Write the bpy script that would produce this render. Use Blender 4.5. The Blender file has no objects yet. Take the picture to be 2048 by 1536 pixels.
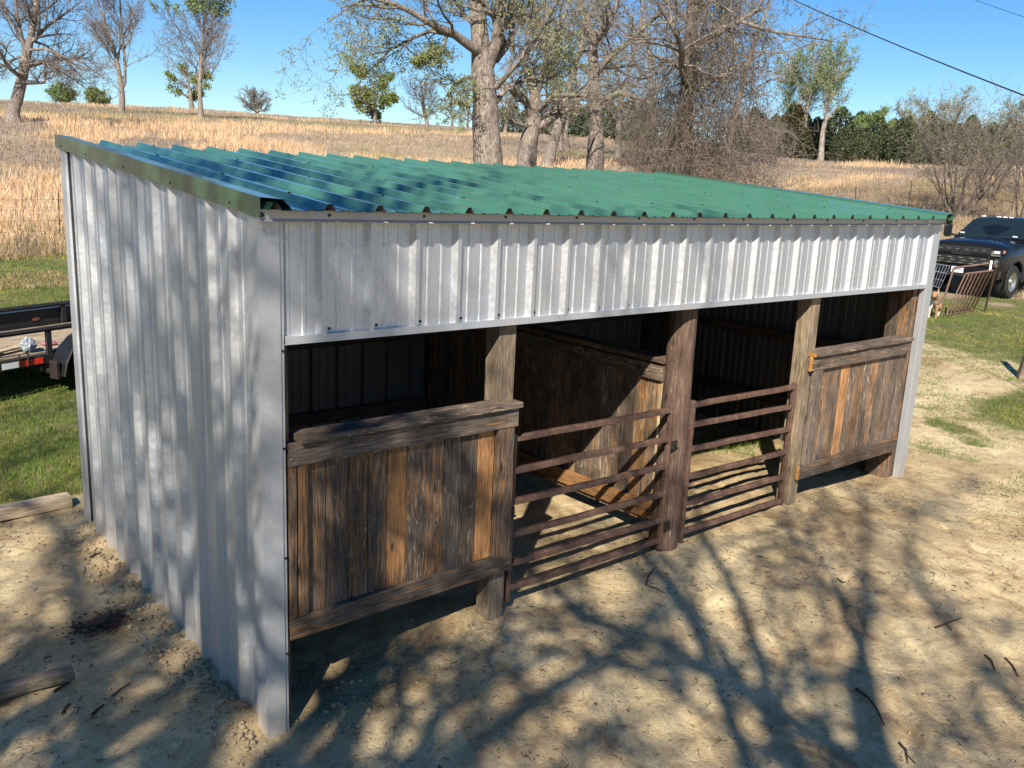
import bpy, bmesh, math, random
import numpy as np
from mathutils import Vector, Matrix, Euler

S = bpy.context.scene
COL = S.collection
# ------------------------------------------------------------------ camera, sky, sun
CAM = Vector((-1.9741, -4.3807, 3.2618))
CEUL = Euler((1.3432539, -0.0448560, -0.6915423), 'XYZ')
FPX = 1777.0                      # focal length in pixels of the 2048 wide photograph
cd = bpy.data.cameras.new('camera'); cam = bpy.data.objects.new('camera', cd); COL.objects.link(cam)
cam.location = CAM; cam.rotation_euler = CEUL
cd.sensor_width = 36.0; cd.lens = FPX / 2048 * 36; cd.clip_start = 0.05; cd.clip_end = 4000
S.camera = cam

SUN = Vector((-0.953, -0.775, 1.0)).normalized()          # towards the sun
W = bpy.data.worlds.new('World'); S.world = W; W.use_nodes = True
nt = W.node_tree; nt.nodes.clear()
sky = nt.nodes.new('ShaderNodeTexSky'); sky.sky_type = 'NISHITA'; sky.sun_disc = False
sky.sun_elevation = math.asin(SUN.z); sky.sun_rotation = math.atan2(SUN.x, SUN.y)
sky.air_density = 1.0; sky.dust_density = 0.0; sky.ozone_density = 2.5; sky.altitude = 0
hs = nt.nodes.new('ShaderNodeHueSaturation'); hs.inputs['Saturation'].default_value = 1.34
hs.inputs['Value'].default_value = 1.0
mulc = nt.nodes.new('ShaderNodeMixRGB'); mulc.blend_type = 'MULTIPLY'; mulc.inputs[0].default_value = 1
mulc.inputs[2].default_value = (0.76, 0.88, 1.02, 1)
bg = nt.nodes.new('ShaderNodeBackground'); bg.inputs['Strength'].default_value = 0.08
wo = nt.nodes.new('ShaderNodeOutputWorld')
nt.links.new(sky.outputs[0], hs.inputs['Color']); nt.links.new(hs.outputs[0], mulc.inputs[1])
nt.links.new(mulc.outputs[0], bg.inputs[0]); nt.links.new(bg.outputs[0], wo.inputs[0])
sl = bpy.data.lights.new('sun', 'SUN'); sun = bpy.data.objects.new('sun', sl); COL.objects.link(sun)
sl.energy = 5.0; sl.angle = math.radians(0.53); sl.color = (1.0, 0.93, 0.82)
sun.rotation_euler = SUN.to_track_quat('Z', 'Y').to_euler(); sun.location = (-30, -25, 40)
S.view_settings.view_transform = 'Standard'; S.view_settings.look = 'None'
S.view_settings.gamma = 1; S.view_settings.exposure = 0.70
S.view_settings.use_curve_mapping = False
S.cycles.max_bounces = 6

# ------------------------------------------------------------------ helpers
rnd = random.Random(7)
RNG = np.random.default_rng(11)
CM = np.array(CEUL.to_matrix()); CN = np.array(CAM)
def ray(u, v):
    return CM @ np.array([(u - 1024) / FPX, -(v - 768) / FPX, -1.0])
def at(u, v, D):                                   # point on the pixel's ray at horizontal distance D
    w = ray(u, v); return Vector(CN + w * (D / math.hypot(w[0], w[1])))
def on_y(u, v, y):
    w = ray(u, v); return Vector(CN + w * ((y - CN[1]) / w[1]))
def on_z(u, v, z):
    w = ray(u, v); return Vector(CN + w * ((z - CN[2]) / w[2]))

def hash2(ix, iy, s):
    h = (ix.astype(np.int64) * 374761393 + iy.astype(np.int64) * 668265263 + s * 974711) & 0x7fffffff
    h = ((h ^ (h >> 13)) * 1274126177) & 0x7fffffff
    return ((h ^ (h >> 16)) & 0xffff) / 65535.0
def vnoise(x, y, s=0):
    ix, iy = np.floor(x), np.floor(y); fx, fy = x - ix, y - iy
    fx = fx * fx * (3 - 2 * fx); fy = fy * fy * (3 - 2 * fy)
    a, b, c, d = hash2(ix, iy, s), hash2(ix + 1, iy, s), hash2(ix, iy + 1, s), hash2(ix + 1, iy + 1, s)
    return (a * (1 - fx) + b * fx) * (1 - fy) + (c * (1 - fx) + d * fx) * fy
def fbm(x, y, o=4, s=0):
    t = 0; a = .5
    for k in range(o):
        t = t + a * vnoise(x, y, s + k); x = x * 2.03 + 5.1; y = y * 2.03 - 3.7; a *= .5
    return t / (1 - .5 ** o)
def ss(x, a, b):
    t = np.clip((x - a) / (b - a), 0, 1); return t * t * (3 - 2 * t)

# terrain ----------------------------------------------------------
PD = np.array([0, 30, 40, 55, 72, 90, 110, 150, 250, 320, 900, 3000.])
PE = np.array([-4.6, -4.4, -2.3, .3, 1.8, 2.35, 2.66, 2.93, 2.9, 2.6, 1.6, .8])
KA = np.array([-60, 0, 11, 21, 30, 39, 45, 54, 60, 70, 90, 130.])
KC = np.array([2.4, 2.6, 2.78, 3.02, 2.9, 2.84, 2.7, 2.5, 2.3, 2.1, 2.0, 1.9]) / 2.93
def terrain(x, y, micro=True):
    x = np.asarray(x, float); y = np.asarray(y, float)
    dx, dy = x - CN[0], y - CN[1]; D = np.hypot(dx, dy); az = np.degrees(np.arctan2(dx, dy))
    zp = .0284 * x + .0277 * y
    zp = np.where(D > 60, zp * 60 / np.maximum(D, 1), zp)
    e = np.interp(D, PD, PE); k = np.interp(az, KA, KC)
    zh = CN[2] + D * np.tan(np.radians(np.where(e > 0, e * k, e)))
    w = ss(D, 27, 44) * ss(az, -75, -20) * (1 - ss(az, 95, 140))
    z = zp * (1 - w) + zh * w
    # raised earth inside and in front of the shelter
    b = .155 * ss(x, .2, 1.35) * (1 - ss(x, 5.4, 7.4)) * ss(y, -2.4, -.05) * (1 - ss(y, 3.6, 4.3))
    z = z + b
    if micro:
        near = 1 - ss(D, 14, 40)
        z = z + near * ((fbm(x * 1.3, y * 1.3, 3, 3) - .5) * .05 + (fbm(x * 6, y * 6, 3, 9) - .5) * .022)
        z = z + (1 - near) * (fbm(x * .13, y * .13, 4, 5) - .5) * .9 * ss(D, 30, 80)
        r = np.hypot((x + .13), (y - .25) * .5)
        z = z + .07 * np.exp(-(r / .13) ** 2)
        r = np.hypot(x - .25, y + .12); z = z - .03 * np.exp(-(r / .25) ** 2)
        r = np.hypot(x - 7.35, (y + .02)); z = z + .03 * np.exp(-(r / .2) ** 2)
        dent = ss(vnoise(x * 7.1, y * 7.1, 55), .72, .92) * ss(fbm(x * .8, y * .8, 3, 56), .35, .6); z = z - near * dent * .022
        near2 = 1 - ss(D, 8, 12)
        z = z + near2 * (fbm(x * 22, y * 22, 2, 21) - .5) * .012
    return z
def gz(x, y): return float(terrain(np.array([x]), np.array([y]))[0])
def gpt(u, D):
    """ground point seen in photo column u (approx.) at horizontal distance D"""
    v = 330
    for _ in range(6):
        p = at(u, v, D); z = gz(p.x, p.y)
        w = (Vector((p.x, p.y, z)) - CAM); c = CM.T @ np.array(w)
        v = 768 - FPX * c[1] / -c[2]
        u0 = 1024 + FPX * c[0] / -c[2]
    return Vector((p.x, p.y, z))

# zones: green lawn, dry field, damp dirt
def zones(x, y):
    dx, dy = x - CN[0], y - CN[1]; D = np.hypot(dx, dy)
    n = fbm(x * .7, y * .7, 4, 31); n2 = fbm(x * 2.3, y * 2.3, 3, 41)
    left = ss(y + (n - .5) * .6, 4.25, 4.5) * (1 - ss(x - y * .9 - (n - .5) * 2, -1.0, 1.5))
    back = ss(y + (n - .5) * 1.5, 4.4, 6.0)
    right = ss(x + .30 * y + (n - .5) * 5.0 + (n2 - .5) * 2.5, 7.8, 12.5) * ss(n2, .36, .56)
    solid = ss(x + (n - .5) * 3, 13.5, 16.5)
    patch = np.exp(-(((x - 12.3) / 1.9) ** 2 + ((y - .2) / 1.1) ** 2))
    path = np.exp(-(((x - y * .15 - 12.4) / 1.6) ** 2 + ((y - 2.4) / 1.3) ** 2))
    g = np.clip(np.maximum.reduce([left, back, right * .75, solid, patch * 1.2]) - path * .9, 0, 1)
    dry = ss(D + (n - .5) * 11 + (n2 - .5) * 4, 24.5, 30)
    g = g * (1 - dry)
    damp = np.exp(-(((x + .38) / .32) ** 2 + ((y - 1.85) / .26) ** 2)) * ss(n2, .3, .6)
    return g, dry, damp

def fast_mesh(name, V, F, col=None, smooth=False):
    """V (n,3), F (m,k) arrays"""
    me = bpy.data.meshes.new(name)
    V = np.ascontiguousarray(V, np.float32); F = np.ascontiguousarray(F, np.int32)
    k = F.shape[1]
    me.vertices.add(len(V)); me.vertices.foreach_set('co', V.ravel())
    me.loops.add(F.size); me.loops.foreach_set('vertex_index', F.ravel())
    me.polygons.add(len(F))
    me.polygons.foreach_set('loop_start', np.arange(0, F.size, k, dtype=np.int32))
    me.polygons.foreach_set('loop_total', np.full(len(F), k, np.int32))
    if smooth: me.polygons.foreach_set('use_smooth', np.ones(len(F), bool))
    me.update(calc_edges=True)
    if col is not None:
        a = me.color_attributes.new('Col', 'FLOAT_COLOR', 'POINT')
        c = np.ones((len(V), 4), np.float32); c[:, :col.shape[1]] = col
        a.data.foreach_set('color', c.ravel())
    return me

def props(o, label=None, cat=None, group=None, kind=None):
    if label: o['label'] = label
    if cat: o['category'] = cat
    if group: o['group'] = group
    if kind: o['kind'] = kind
    return o
def link(name, me, mat=None, parent=None, loc=None, world=True):
    o = bpy.data.objects.new(name, me)
    COL.objects.link(o)
    if mat is not None:
        if isinstance(mat, (list, tuple)):
            for m in mat: me.materials.append(m)
        elif len(me.materials) == 0: me.materials.append(mat)
    if loc is not None: o.location = loc
    if parent is not None:
        o.parent = parent
        if world: o.location = Vector(o.location) - wloc(parent)
    return o
def wloc(p):
    v = Vector(p.location)
    while p.parent: p = p.parent; v = v + Vector(p.location)
    return v
def thing(name, loc, label, cat, group=None):
    o = bpy.data.objects.new(name, None); COL.objects.link(o); o.location = loc
    o.empty_display_size = .2
    return props(o, label, cat, group)
def node(name, loc, parent):           # an empty part holding sub-parts is avoided: parts are meshes
    raise RuntimeError

class MB:
    def __init__(s): s.v = []; s.f = []
    def add(s, vs, fs):
        n = len(s.v); s.v += [tuple(a) for a in vs]; s.f += [tuple(i + n for i in f) for f in fs]; return s
    def box(s, x0, x1, y0, y1, z0, z1, M=None):
        vs = [Vector((x, y, z)) for z in (z0, z1) for y in (y0, y1) for x in (x0, x1)]
        if M is not None: vs = [M @ v for v in vs]
        return s.add(vs, [(0, 2, 3, 1), (4, 5, 7, 6), (0, 1, 5, 4), (2, 6, 7, 3), (0, 4, 6, 2), (1, 3, 7, 5)])
    def beam(s, a, b, w, h, up=(0, 0, 1)):
        a = Vector(a); b = Vector(b); d = (b - a).normalized(); up = Vector(up)
        x = d.cross(up).normalized(); z = x.cross(d)
        vs = [p + x * sx * w / 2 + z * sz * h / 2 for p in (a, b) for sx, sz in ((-1, -1), (1, -1), (1, 1), (-1, 1))]
        return s.add(vs, [(3, 2, 1, 0), (4, 5, 6, 7), (0, 1, 5, 4), (1, 2, 6, 5), (2, 3, 7, 6), (3, 0, 4, 7)])
    def tube(s, pts, r, n=8, caps=True, M=None):
        pts = [Vector(p) for p in pts]; rr = r if isinstance(r, (list, tuple)) else [r] * len(pts)
        base = len(s.v); prev = None
        for i, p in enumerate(pts):
            d = (pts[min(i + 1, len(pts) - 1)] - pts[max(i - 1, 0)]).normalized()
            if prev is None: prev = d.orthogonal().normalized()
            x = (prev - d * prev.dot(d)).normalized(); prev = x; y = d.cross(x)
            for k in range(n):
                a = 2 * math.pi * k / n; q = p + (x * math.cos(a) + y * math.sin(a)) * rr[i]
                s.v.append(tuple(M @ q if M is not None else q))
        for i in range(len(pts) - 1):
            for k in range(n):
                a, b = base + i * n + k, base + i * n + (k + 1) % n
                s.f.append((a, b, b + n, a + n))
        if caps:
            s.f.append(tuple(base + k for k in reversed(range(n))))
            s.f.append(tuple(base + (len(pts) - 1) * n + k for k in range(n)))
        return s
    def prism(s, prof, d, M=None):         # prof: list of Vectors, extruded by vector d
        d = Vector(d); n = len(prof); P = [Vector(p) for p in prof]
        vs = P + [p + d for p in P]
        if M is not None: vs = [M @ v for v in vs]
        return s.add(vs, [tuple(reversed(range(n))), tuple(range(n, 2 * n))] + [(k, (k + 1) % n, n + (k + 1) % n, n + k) for k in range(n)])
    def lathe(s, prof, n=24, M=None, axis='y'):   # prof (r, h) around axis
        base = len(s.v)
        for r, h in prof:
            for k in range(n):
                a = 2 * math.pi * k / n
                q = Vector((r * math.cos(a), h, r * math.sin(a))) if axis == 'y' else Vector((r * math.cos(a), r * math.sin(a), h))
                s.v.append(tuple(M @ q if M is not None else q))
        for i in range(len(prof) - 1):
            for k in range(n):
                a, b = base + i * n + k, base + i * n + (k + 1) % n
                s.f.append((a, a + n, b + n, b))
        return s
    def mesh(s, name='m', smooth=False, bevel=0, seg=1):
        me = bpy.data.meshes.new(name)
        bm = bmesh.new()
        vs = [bm.verts.new(v) for v in s.v]
        for f in s.f:
            try: bm.faces.new([vs[i] for i in f])
            except ValueError: pass
        bmesh.ops.recalc_face_normals(bm, faces=bm.faces)
        if bevel:
            es = [e for e in bm.edges if len(e.link_faces) == 2 and e.calc_face_angle() > .6]
            bmesh.ops.bevel(bm, geom=es, offset=bevel, segments=seg, affect='EDGES', clamp_overlap=True)
        if smooth:
            for f in bm.faces: f.smooth = True
        bm.to_mesh(me); bm.free()
        if smooth:
            try: me.set_sharp_from_angle(angle=math.radians(40))
            except Exception: pass
        return me
    def build(s, name, mat, parent=None, smooth=False, bevel=0, seg=1, label=None, origin=None):
        """vertices are world coordinates; origin defaults to the parent's place"""
        org = Vector(origin) if origin is not None else (wloc(parent) if parent else Vector((0, 0, 0)))
        s.v = [tuple(Vector(v) - org) for v in s.v]
        me = s.mesh(name, smooth, bevel, seg)
        o = link(name, me, mat)
        o.location = org - (wloc(parent) if parent else Vector((0, 0, 0)))
        if parent: o.parent = parent
        if label: o['label'] = label
        return o

# ------------------------------------------------------------------ materials
def mat(name):
    m = bpy.data.materials.new(name); m.use_nodes = True; m.node_tree.nodes.clear()
    n = m.node_tree; p = n.nodes.new('ShaderNodeBsdfPrincipled'); o = n.nodes.new('ShaderNodeOutputMaterial')
    n.links.new(p.outputs[0], o.inputs[0]); return m, n, p
def nd(n, t, **k):
    x = n.nodes.new(t)
    for a, b in k.items():
        if a in x.inputs: x.inputs[a].default_value = b
        else: setattr(x, a, b)
    return x
def ramp(n, fac, stops):
    r = n.nodes.new('ShaderNodeValToRGB'); cr = r.color_ramp
    while len(cr.elements) < len(stops): cr.elements.new(.5)
    for e, (p, c) in zip(cr.elements, stops):
        e.position = p; e.color = (c[0], c[1], c[2], 1) if len(c) == 3 else c
    n.links.new(fac, r.inputs[0]); return r.outputs[0]
def g3(v): return (v, v, v)
def noise(n, vec, scale, detail=3, rough=.55, dist=0):
    x = n.nodes.new('ShaderNodeTexNoise'); x.inputs['Scale'].default_value = scale
    x.inputs['Detail'].default_value = detail; x.inputs['Roughness'].default_value = rough
    x.inputs['Distortion'].default_value = dist
    if vec is not None: n.links.new(vec, x.inputs['Vector'])
    return x
def mapping(n, vec, scale=(1, 1, 1), loc=(0, 0, 0)):
    x = n.nodes.new('ShaderNodeMapping'); x.inputs['Scale'].default_value = scale; x.inputs['Location'].default_value = loc
    n.links.new(vec, x.inputs['Vector']); return x.outputs[0]
def mix(n, f, a, b, mode='MIX'):
    x = n.nodes.new('ShaderNodeMixRGB'); x.blend_type = mode
    for i, v in ((0, f), (1, a), (2, b)):
        if hasattr(v, 'links') or isinstance(v, bpy.types.NodeSocket): n.links.new(v, x.inputs[i])
        elif i == 0: x.inputs[0].default_value = v
        else: x.inputs[i].default_value = (v[0], v[1], v[2], 1)
    return x.outputs[0]
def math_(n, op, a, b=0.0, c=None):
    x = n.nodes.new('ShaderNodeMath'); x.operation = op
    for i, v in enumerate((a, b) + ((c,) if c is not None else ())):
        if isinstance(v, bpy.types.NodeSocket): n.links.new(v, x.inputs[i])
        else: x.inputs[i].default_value = v
    return x.outputs[0]
def bump(n, p, h, strength=.3, dist=.01):
    b = n.nodes.new('ShaderNodeBump'); b.inputs['Strength'].default_value = strength; b.inputs['Distance'].default_value = dist
    n.links.new(h, b.inputs['Height']); n.links.new(b.outputs[0], p.inputs['Normal'])
def simple(name, c, rough=.5, metal=0., coat=0., var=.15, vs=8, bmp=0, spec=None):
    m, n, p = mat(name); tc = n.nodes.new('ShaderNodeTexCoord').outputs['Object']
    nz = noise(n, tc, vs, 4)
    lo = [x * (1 - var) for x in c]; hi = [min(1, x * (1 + var)) for x in c]
    n.links.new(ramp(n, nz.outputs[0], [(.3, lo), (.7, hi)]), p.inputs['Base Color'])
    p.inputs['Roughness'].default_value = rough; p.inputs['Metallic'].default_value = metal
    p.inputs['Coat Weight'].default_value = coat
    if spec is not None: p.inputs['Specular IOR Level'].default_value = spec
    if bmp: bump(n, p, noise(n, tc, vs * 6, 4).outputs[0], bmp, .004)
    return m

# galvalume sheet
def galv(name, base, metal, rough):
    m, n, p = mat(name); tc = n.nodes.new('ShaderNodeTexCoord').outputs['Object']
    vo = n.nodes.new('ShaderNodeTexVoronoi'); vo.inputs['Scale'].default_value = 160; n.links.new(tc, vo.inputs['Vector'])
    sp = ramp(n, vo.outputs['Color'], [(0, [base * .86, base * .88, base * .91]), (1, [base * 1.06, base * 1.09, base * 1.13])])
    big = noise(n, tc, 1.3, 4)
    tint = ramp(n, big.outputs[0], [(.3, (.95, .97, 1.0)), (.5, (1.0, .985, .97)), (.7, (1, 1, 1))])
    c = mix(n, 1.0, sp, tint, 'MULTIPLY')
    # dust thrown up along the foot
    sx = n.nodes.new('ShaderNodeSeparateXYZ'); n.links.new(tc, sx.inputs[0])
    dn = noise(n, tc, 5, 5).outputs[0]
    dz = math_(n, 'ADD', sx.outputs[2], math_(n, 'MULTIPLY', dn, .5))
    df = ramp(n, dz, [(.30, g3(.55)), (.75, g3(0))])
    c = mix(n, df, c, (.42, .34, .24))
    n.links.new(c, p.inputs['Base Color'])
    mt = math_(n, 'MULTIPLY', math_(n, 'SUBTRACT', 1.0, df), metal)
    n.links.new(mt, p.inputs['Metallic'])
    rr = ramp(n, noise(n, tc, 30, 3).outputs[0], [(.3, g3(rough * .85)), (.7, g3(rough * 1.2))])
    n.links.new(rr, p.inputs['Roughness'])
    bump(n, p, noise(n, tc, 3.0, 2).outputs[0], .035, .01)
    return m
M_GALV = galv('galvanised_sheet', .66, .84, .50)
M_BACK_SHADE = simple('sheet_back_shade', (.11, .105, .10), .5, .3, var=.08)  # inner faces coloured dark to imitate interior shade; bare backs would be pale primer
M_TRIM = galv('grey_trim', .56, .55, .46)

def roof_mat(name, base, coat=.8, spec=.8):
    m, n, p = mat(name); tc = n.nodes.new('ShaderNodeTexCoord').outputs['Object']
    a = noise(n, tc, 2.2, 5)
    c = ramp(n, a.outputs[0], [(.3, [x * .9 for x in base]), (.7, [x * 1.1 for x in base])])
    dust = ramp(n, noise(n, tc, 70, 3).outputs[0], [(.5, g3(0)), (.78, g3(.10))])
    c = mix(n, dust, c, (.30, .34, .30))
    n.links.new(c, p.inputs['Base Color'])
    p.inputs['Metallic'].default_value = 0
    rr = ramp(n, noise(n, tc, 6, 3).outputs[0], [(.3, g3(.18)), (.7, g3(.28))]); n.links.new(rr, p.inputs['Roughness'])
    p.inputs['Specular IOR Level'].default_value = spec; p.inputs['Coat Weight'].default_value = coat; p.inputs['Coat Roughness'].default_value = .08
    bump(n, p, noise(n, tc, 2.5, 2).outputs[0], .05, .01)
    return m
M_ROOF = roof_mat('green_roof_paint', (.056, .165, .100))
M_RAKE = roof_mat('green_trim_paint', (.040, .115, .055), .25, .5)

# weathered wood: object colour R = how orange, G = value, B = pale peeling
def wood_mat(name, dark, grey, orange, pale, endc=None):
    m, n, p = mat(name)
    tc = n.nodes.new('ShaderNodeTexCoord').outputs['Object']
    oi = n.nodes.new('ShaderNodeObjectInfo')
    sc = n.nodes.new('ShaderNodeSeparateColor'); n.links.new(oi.outputs['Color'], sc.inputs[0])
    cx = n.nodes.new('ShaderNodeCombineXYZ')
    s1 = math_(n, 'MULTIPLY', oi.outputs['Random'], 37.0); n.links.new(s1, cx.inputs[0])
    n.links.new(math_(n, 'MULTIPLY', oi.outputs['Random'], 91.0), cx.inputs[1])
    n.links.new(math_(n, 'MULTIPLY', oi.outputs['Random'], 13.0), cx.inputs[2])
    va = n.nodes.new('ShaderNodeVectorMath'); n.links.new(tc, va.inputs[0]); n.links.new(cx.outputs[0], va.inputs[1])
    v = va.outputs[0]
    grain = noise(n, mapping(n, v, (3.4, 95, 95)), 1.0, 6, .72, .5)
    streak = noise(n, mapping(n, v, (1.7, 21, 21)), 1.0, 6, .70, 1.8)
    fine = noise(n, mapping(n, v, (9, 300, 300)), 1.0, 4, .7, .2)
    patch = noise(n, mapping(n, v, (4.0, 24, 24)), 1.0, 6, .68, 2.2)
    blot = noise(n, mapping(n, v, (3, 6, 6), (7, 3, 1)), 1.0, 3)
    base = ramp(n, grain.outputs[0], [(.28, dark), (.48, [x * .6 + y * .4 for x, y in zip(dark, grey)]), (.68, grey)])
    of = math_(n, 'ADD', streak.outputs[0], math_(n, 'MULTIPLY', math_(n, 'SUBTRACT', sc.outputs[0], .5), .42))
    ofr = ramp(n, of, [(.49, g3(0)), (.60, g3(.85))])
    oc = ramp(n, grain.outputs[0], [(.25, [x * .35 for x in orange]), (.5, orange), (.7, [min(1, x * 1.5) for x in orange])])
    c = mix(n, ofr, base, oc)
    pf = math_(n, 'ADD', patch.outputs[0], math_(n, 'MULTIPLY', math_(n, 'SUBTRACT', sc.outputs[2], .5), .30))
    pfr = ramp(n, pf, [(.61, g3(0)), (.66, g3(.85))])
    c = mix(n, pfr, c, ramp(n, fine.outputs[0], [(.3, [x * .6 for x in pale]), (.7, pale)]))
    # knots
    vo = n.nodes.new('ShaderNodeTexVoronoi'); vo.inputs['Scale'].default_value = 1.0
    n.links.new(mapping(n, v, (2.6, 9, 5)), vo.inputs['Vector'])
    kn = ramp(n, vo.outputs['Distance'], [(.05, g3(.9)), (.13, g3(0))])
    c = mix(n, kn, c, [x * .5 for x in dark])
    lines = ramp(n, fine.outputs[0], [(.36, g3(.30)), (.50, g3(1)), (.7, g3(1.2))])
    c = mix(n, .95, c, lines, 'MULTIPLY')
    bl = ramp(n, blot.outputs[0], [(.3, g3(.55)), (.6, g3(1.12))])
    c = mix(n, 1.0, c, bl, 'MULTIPLY')
    gv = n.nodes.new('ShaderNodeCombineColor')
    gg = math_(n, 'MULTIPLY', sc.outputs[1], 2.0)
    for i in range(3): n.links.new(gg, gv.inputs[i])
    c = mix(n, 1.0, c, gv.outputs[0], 'MULTIPLY')
    n.links.new(c, p.inputs['Base Color'])
    p.inputs['Roughness'].default_value = .85; p.inputs['Specular IOR Level'].default_value = .25
    h = math_(n, 'ADD', math_(n, 'MULTIPLY', grain.outputs[0], .7), math_(n, 'MULTIPLY', fine.outputs[0], .6))
    h = math_(n, 'ADD', h, math_(n, 'MULTIPLY', pfr, .4))
    bump(n, p, h, .7, .004)
    return m
M_WOOD = wood_mat('weathered_plank', (.042, .029, .020), (.225, .175, .135), (.34, .165, .060), (.52, .40, .27))
M_POST = wood_mat('weathered_post', (.12, .085, .055), (.36, .285, .205), (.36, .25, .12), (.45, .40, .30))
M_POLE = wood_mat('old_pole', (.065, .038, .027), (.24, .155, .11), (.24, .14, .085), (.42, .33, .27))
M_FRESH = wood_mat('fresh_cut_end', (.35, .15, .04), (.65, .38, .13), (.6, .30, .08), (.75, .5, .22))
M_PALE = wood_mat('pale_board', (.22, .16, .10), (.55, .44, .30), (.52, .36, .18), (.66, .56, .40))
def wcol(o, orange=.5, val=.5, pale=.5):
    o.color = (orange, val, pale, 1); return o

def rust_mat():
    m, n, p = mat('rusty_pipe'); tc = n.nodes.new('ShaderNodeTexCoord').outputs['Object']
    a = noise(n, tc, 14, 6, .65)
    c = ramp(n, a.outputs[0], [(.3, (.085, .045, .030)), (.5, (.135, .075, .052)), (.72, (.21, .13, .095))])
    n.links.new(c, p.inputs['Base Color']); p.inputs['Roughness'].default_value = .62
    p.inputs['Metallic'].default_value = .15
    bump(n, p, noise(n, tc, 90, 4).outputs[0], .35, .002); return m
M_RUST = rust_mat()
M_SCREW = simple('dark_screw', (.04, .045, .045), .4, .7)
M_DARKIRON = simple('dark_iron', (.045, .035, .03), .6, .5)
M_FOAM = simple('closure_shadow', (.05, .05, .05), .9)

def bark(name, lo, hi, scale=18):
    m, n, p = mat(name); tc = n.nodes.new('ShaderNodeTexCoord').outputs['Object']
    a = noise(n, mapping(n, tc, (1, 1, .28)), scale, 6, .7, .4)
    b = noise(n, tc, .7, 3)
    c = ramp(n, a.outputs[0], [(.34, [x * .35 for x in lo]), (.5, lo), (.66, hi)])
    c = mix(n, 1.0, c, ramp(n, b.outputs[0], [(.3, (.8, .8, .82)), (.7, (1.1, 1.05, 1.0))]), 'MULTIPLY')
    n.links.new(c, p.inputs['Base Color']); p.inputs['Roughness'].default_value = .9
    p.inputs['Specular IOR Level'].default_value = .2
    bump(n, p, a.outputs[0], .9, .05); return m
M_BARK = bark('oak_bark', (.26, .215, .175), (.46, .40, .34))
M_BARKD = bark('dark_bark', (.15, .12, .10), (.30, .25, .21))
M_TWIG = bark('twig_bark', (.22, .185, .155), (.38, .33, .28), 6)
M_TWIGB = bark('vine_twig', (.23, .19, .15), (.42, .36, .30), 6)
M_TWIGP = bark('pale_twig', (.34, .29, .235), (.50, .45, .38), 6)

def leafy(name, cols, rough=.6, transl=.25):
    m, n, p = mat(name)
    at_ = n.nodes.new('ShaderNodeAttribute'); at_.attribute_name = 'Col'
    tc = n.nodes.new('ShaderNodeTexCoord').outputs['Object']
    nz = noise(n, tc, 1.2, 3)
    c = ramp(n, nz.outputs[0], [(.3, cols[0]), (.7, cols[1])])
    c = mix(n, 1.0, c, at_.outputs['Color'], 'MULTIPLY')
    n.links.new(c, p.inputs['Base Color']); p.inputs['Roughness'].default_value = rough
    p.inputs['Specular IOR Level'].default_value = .3
    t = n.nodes.new('ShaderNodeBsdfTranslucent'); n.links.new(c, t.inputs[0])
    ms = n.nodes.new('ShaderNodeMixShader'); ms.inputs[0].default_value = transl
    o = [x for x in n.nodes if x.type == 'OUTPUT_MATERIAL'][0]
    n.links.new(p.outputs[0], ms.inputs[1]); n.links.new(t.outputs[0], ms.inputs[2]); n.links.new(ms.outputs[0], o.inputs[0])
    return m
M_BUD = leafy('spring_buds', ((.22, .26, .09), (.34, .37, .15)))
M_LEAF = leafy('green_leaves', ((.15, .20, .035), (.27, .31, .075)))
M_LEAFP = leafy('pale_green_leaves', ((.17, .25, .075), (.25, .33, .11)))
M_CEDAR = leafy('cedar_foliage', ((.045, .060, .028), (.11, .125, .055)), .7, .1)
M_CEDARB = leafy('brown_cedar_foliage', ((.06, .045, .02), (.09, .08, .03)), .7, .1)
M_GRASS = leafy('lawn_blades', ((.12, .19, .03), (.18, .25, .05)), .6, .3)
M_DRY = leafy('dry_field_grass', ((.54, .43, .30), (.72, .56, .36)), .8, .3)
M_STRAW = leafy('straw', ((.50, .40, .24), (.66, .54, .33)), .8, .2)

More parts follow.
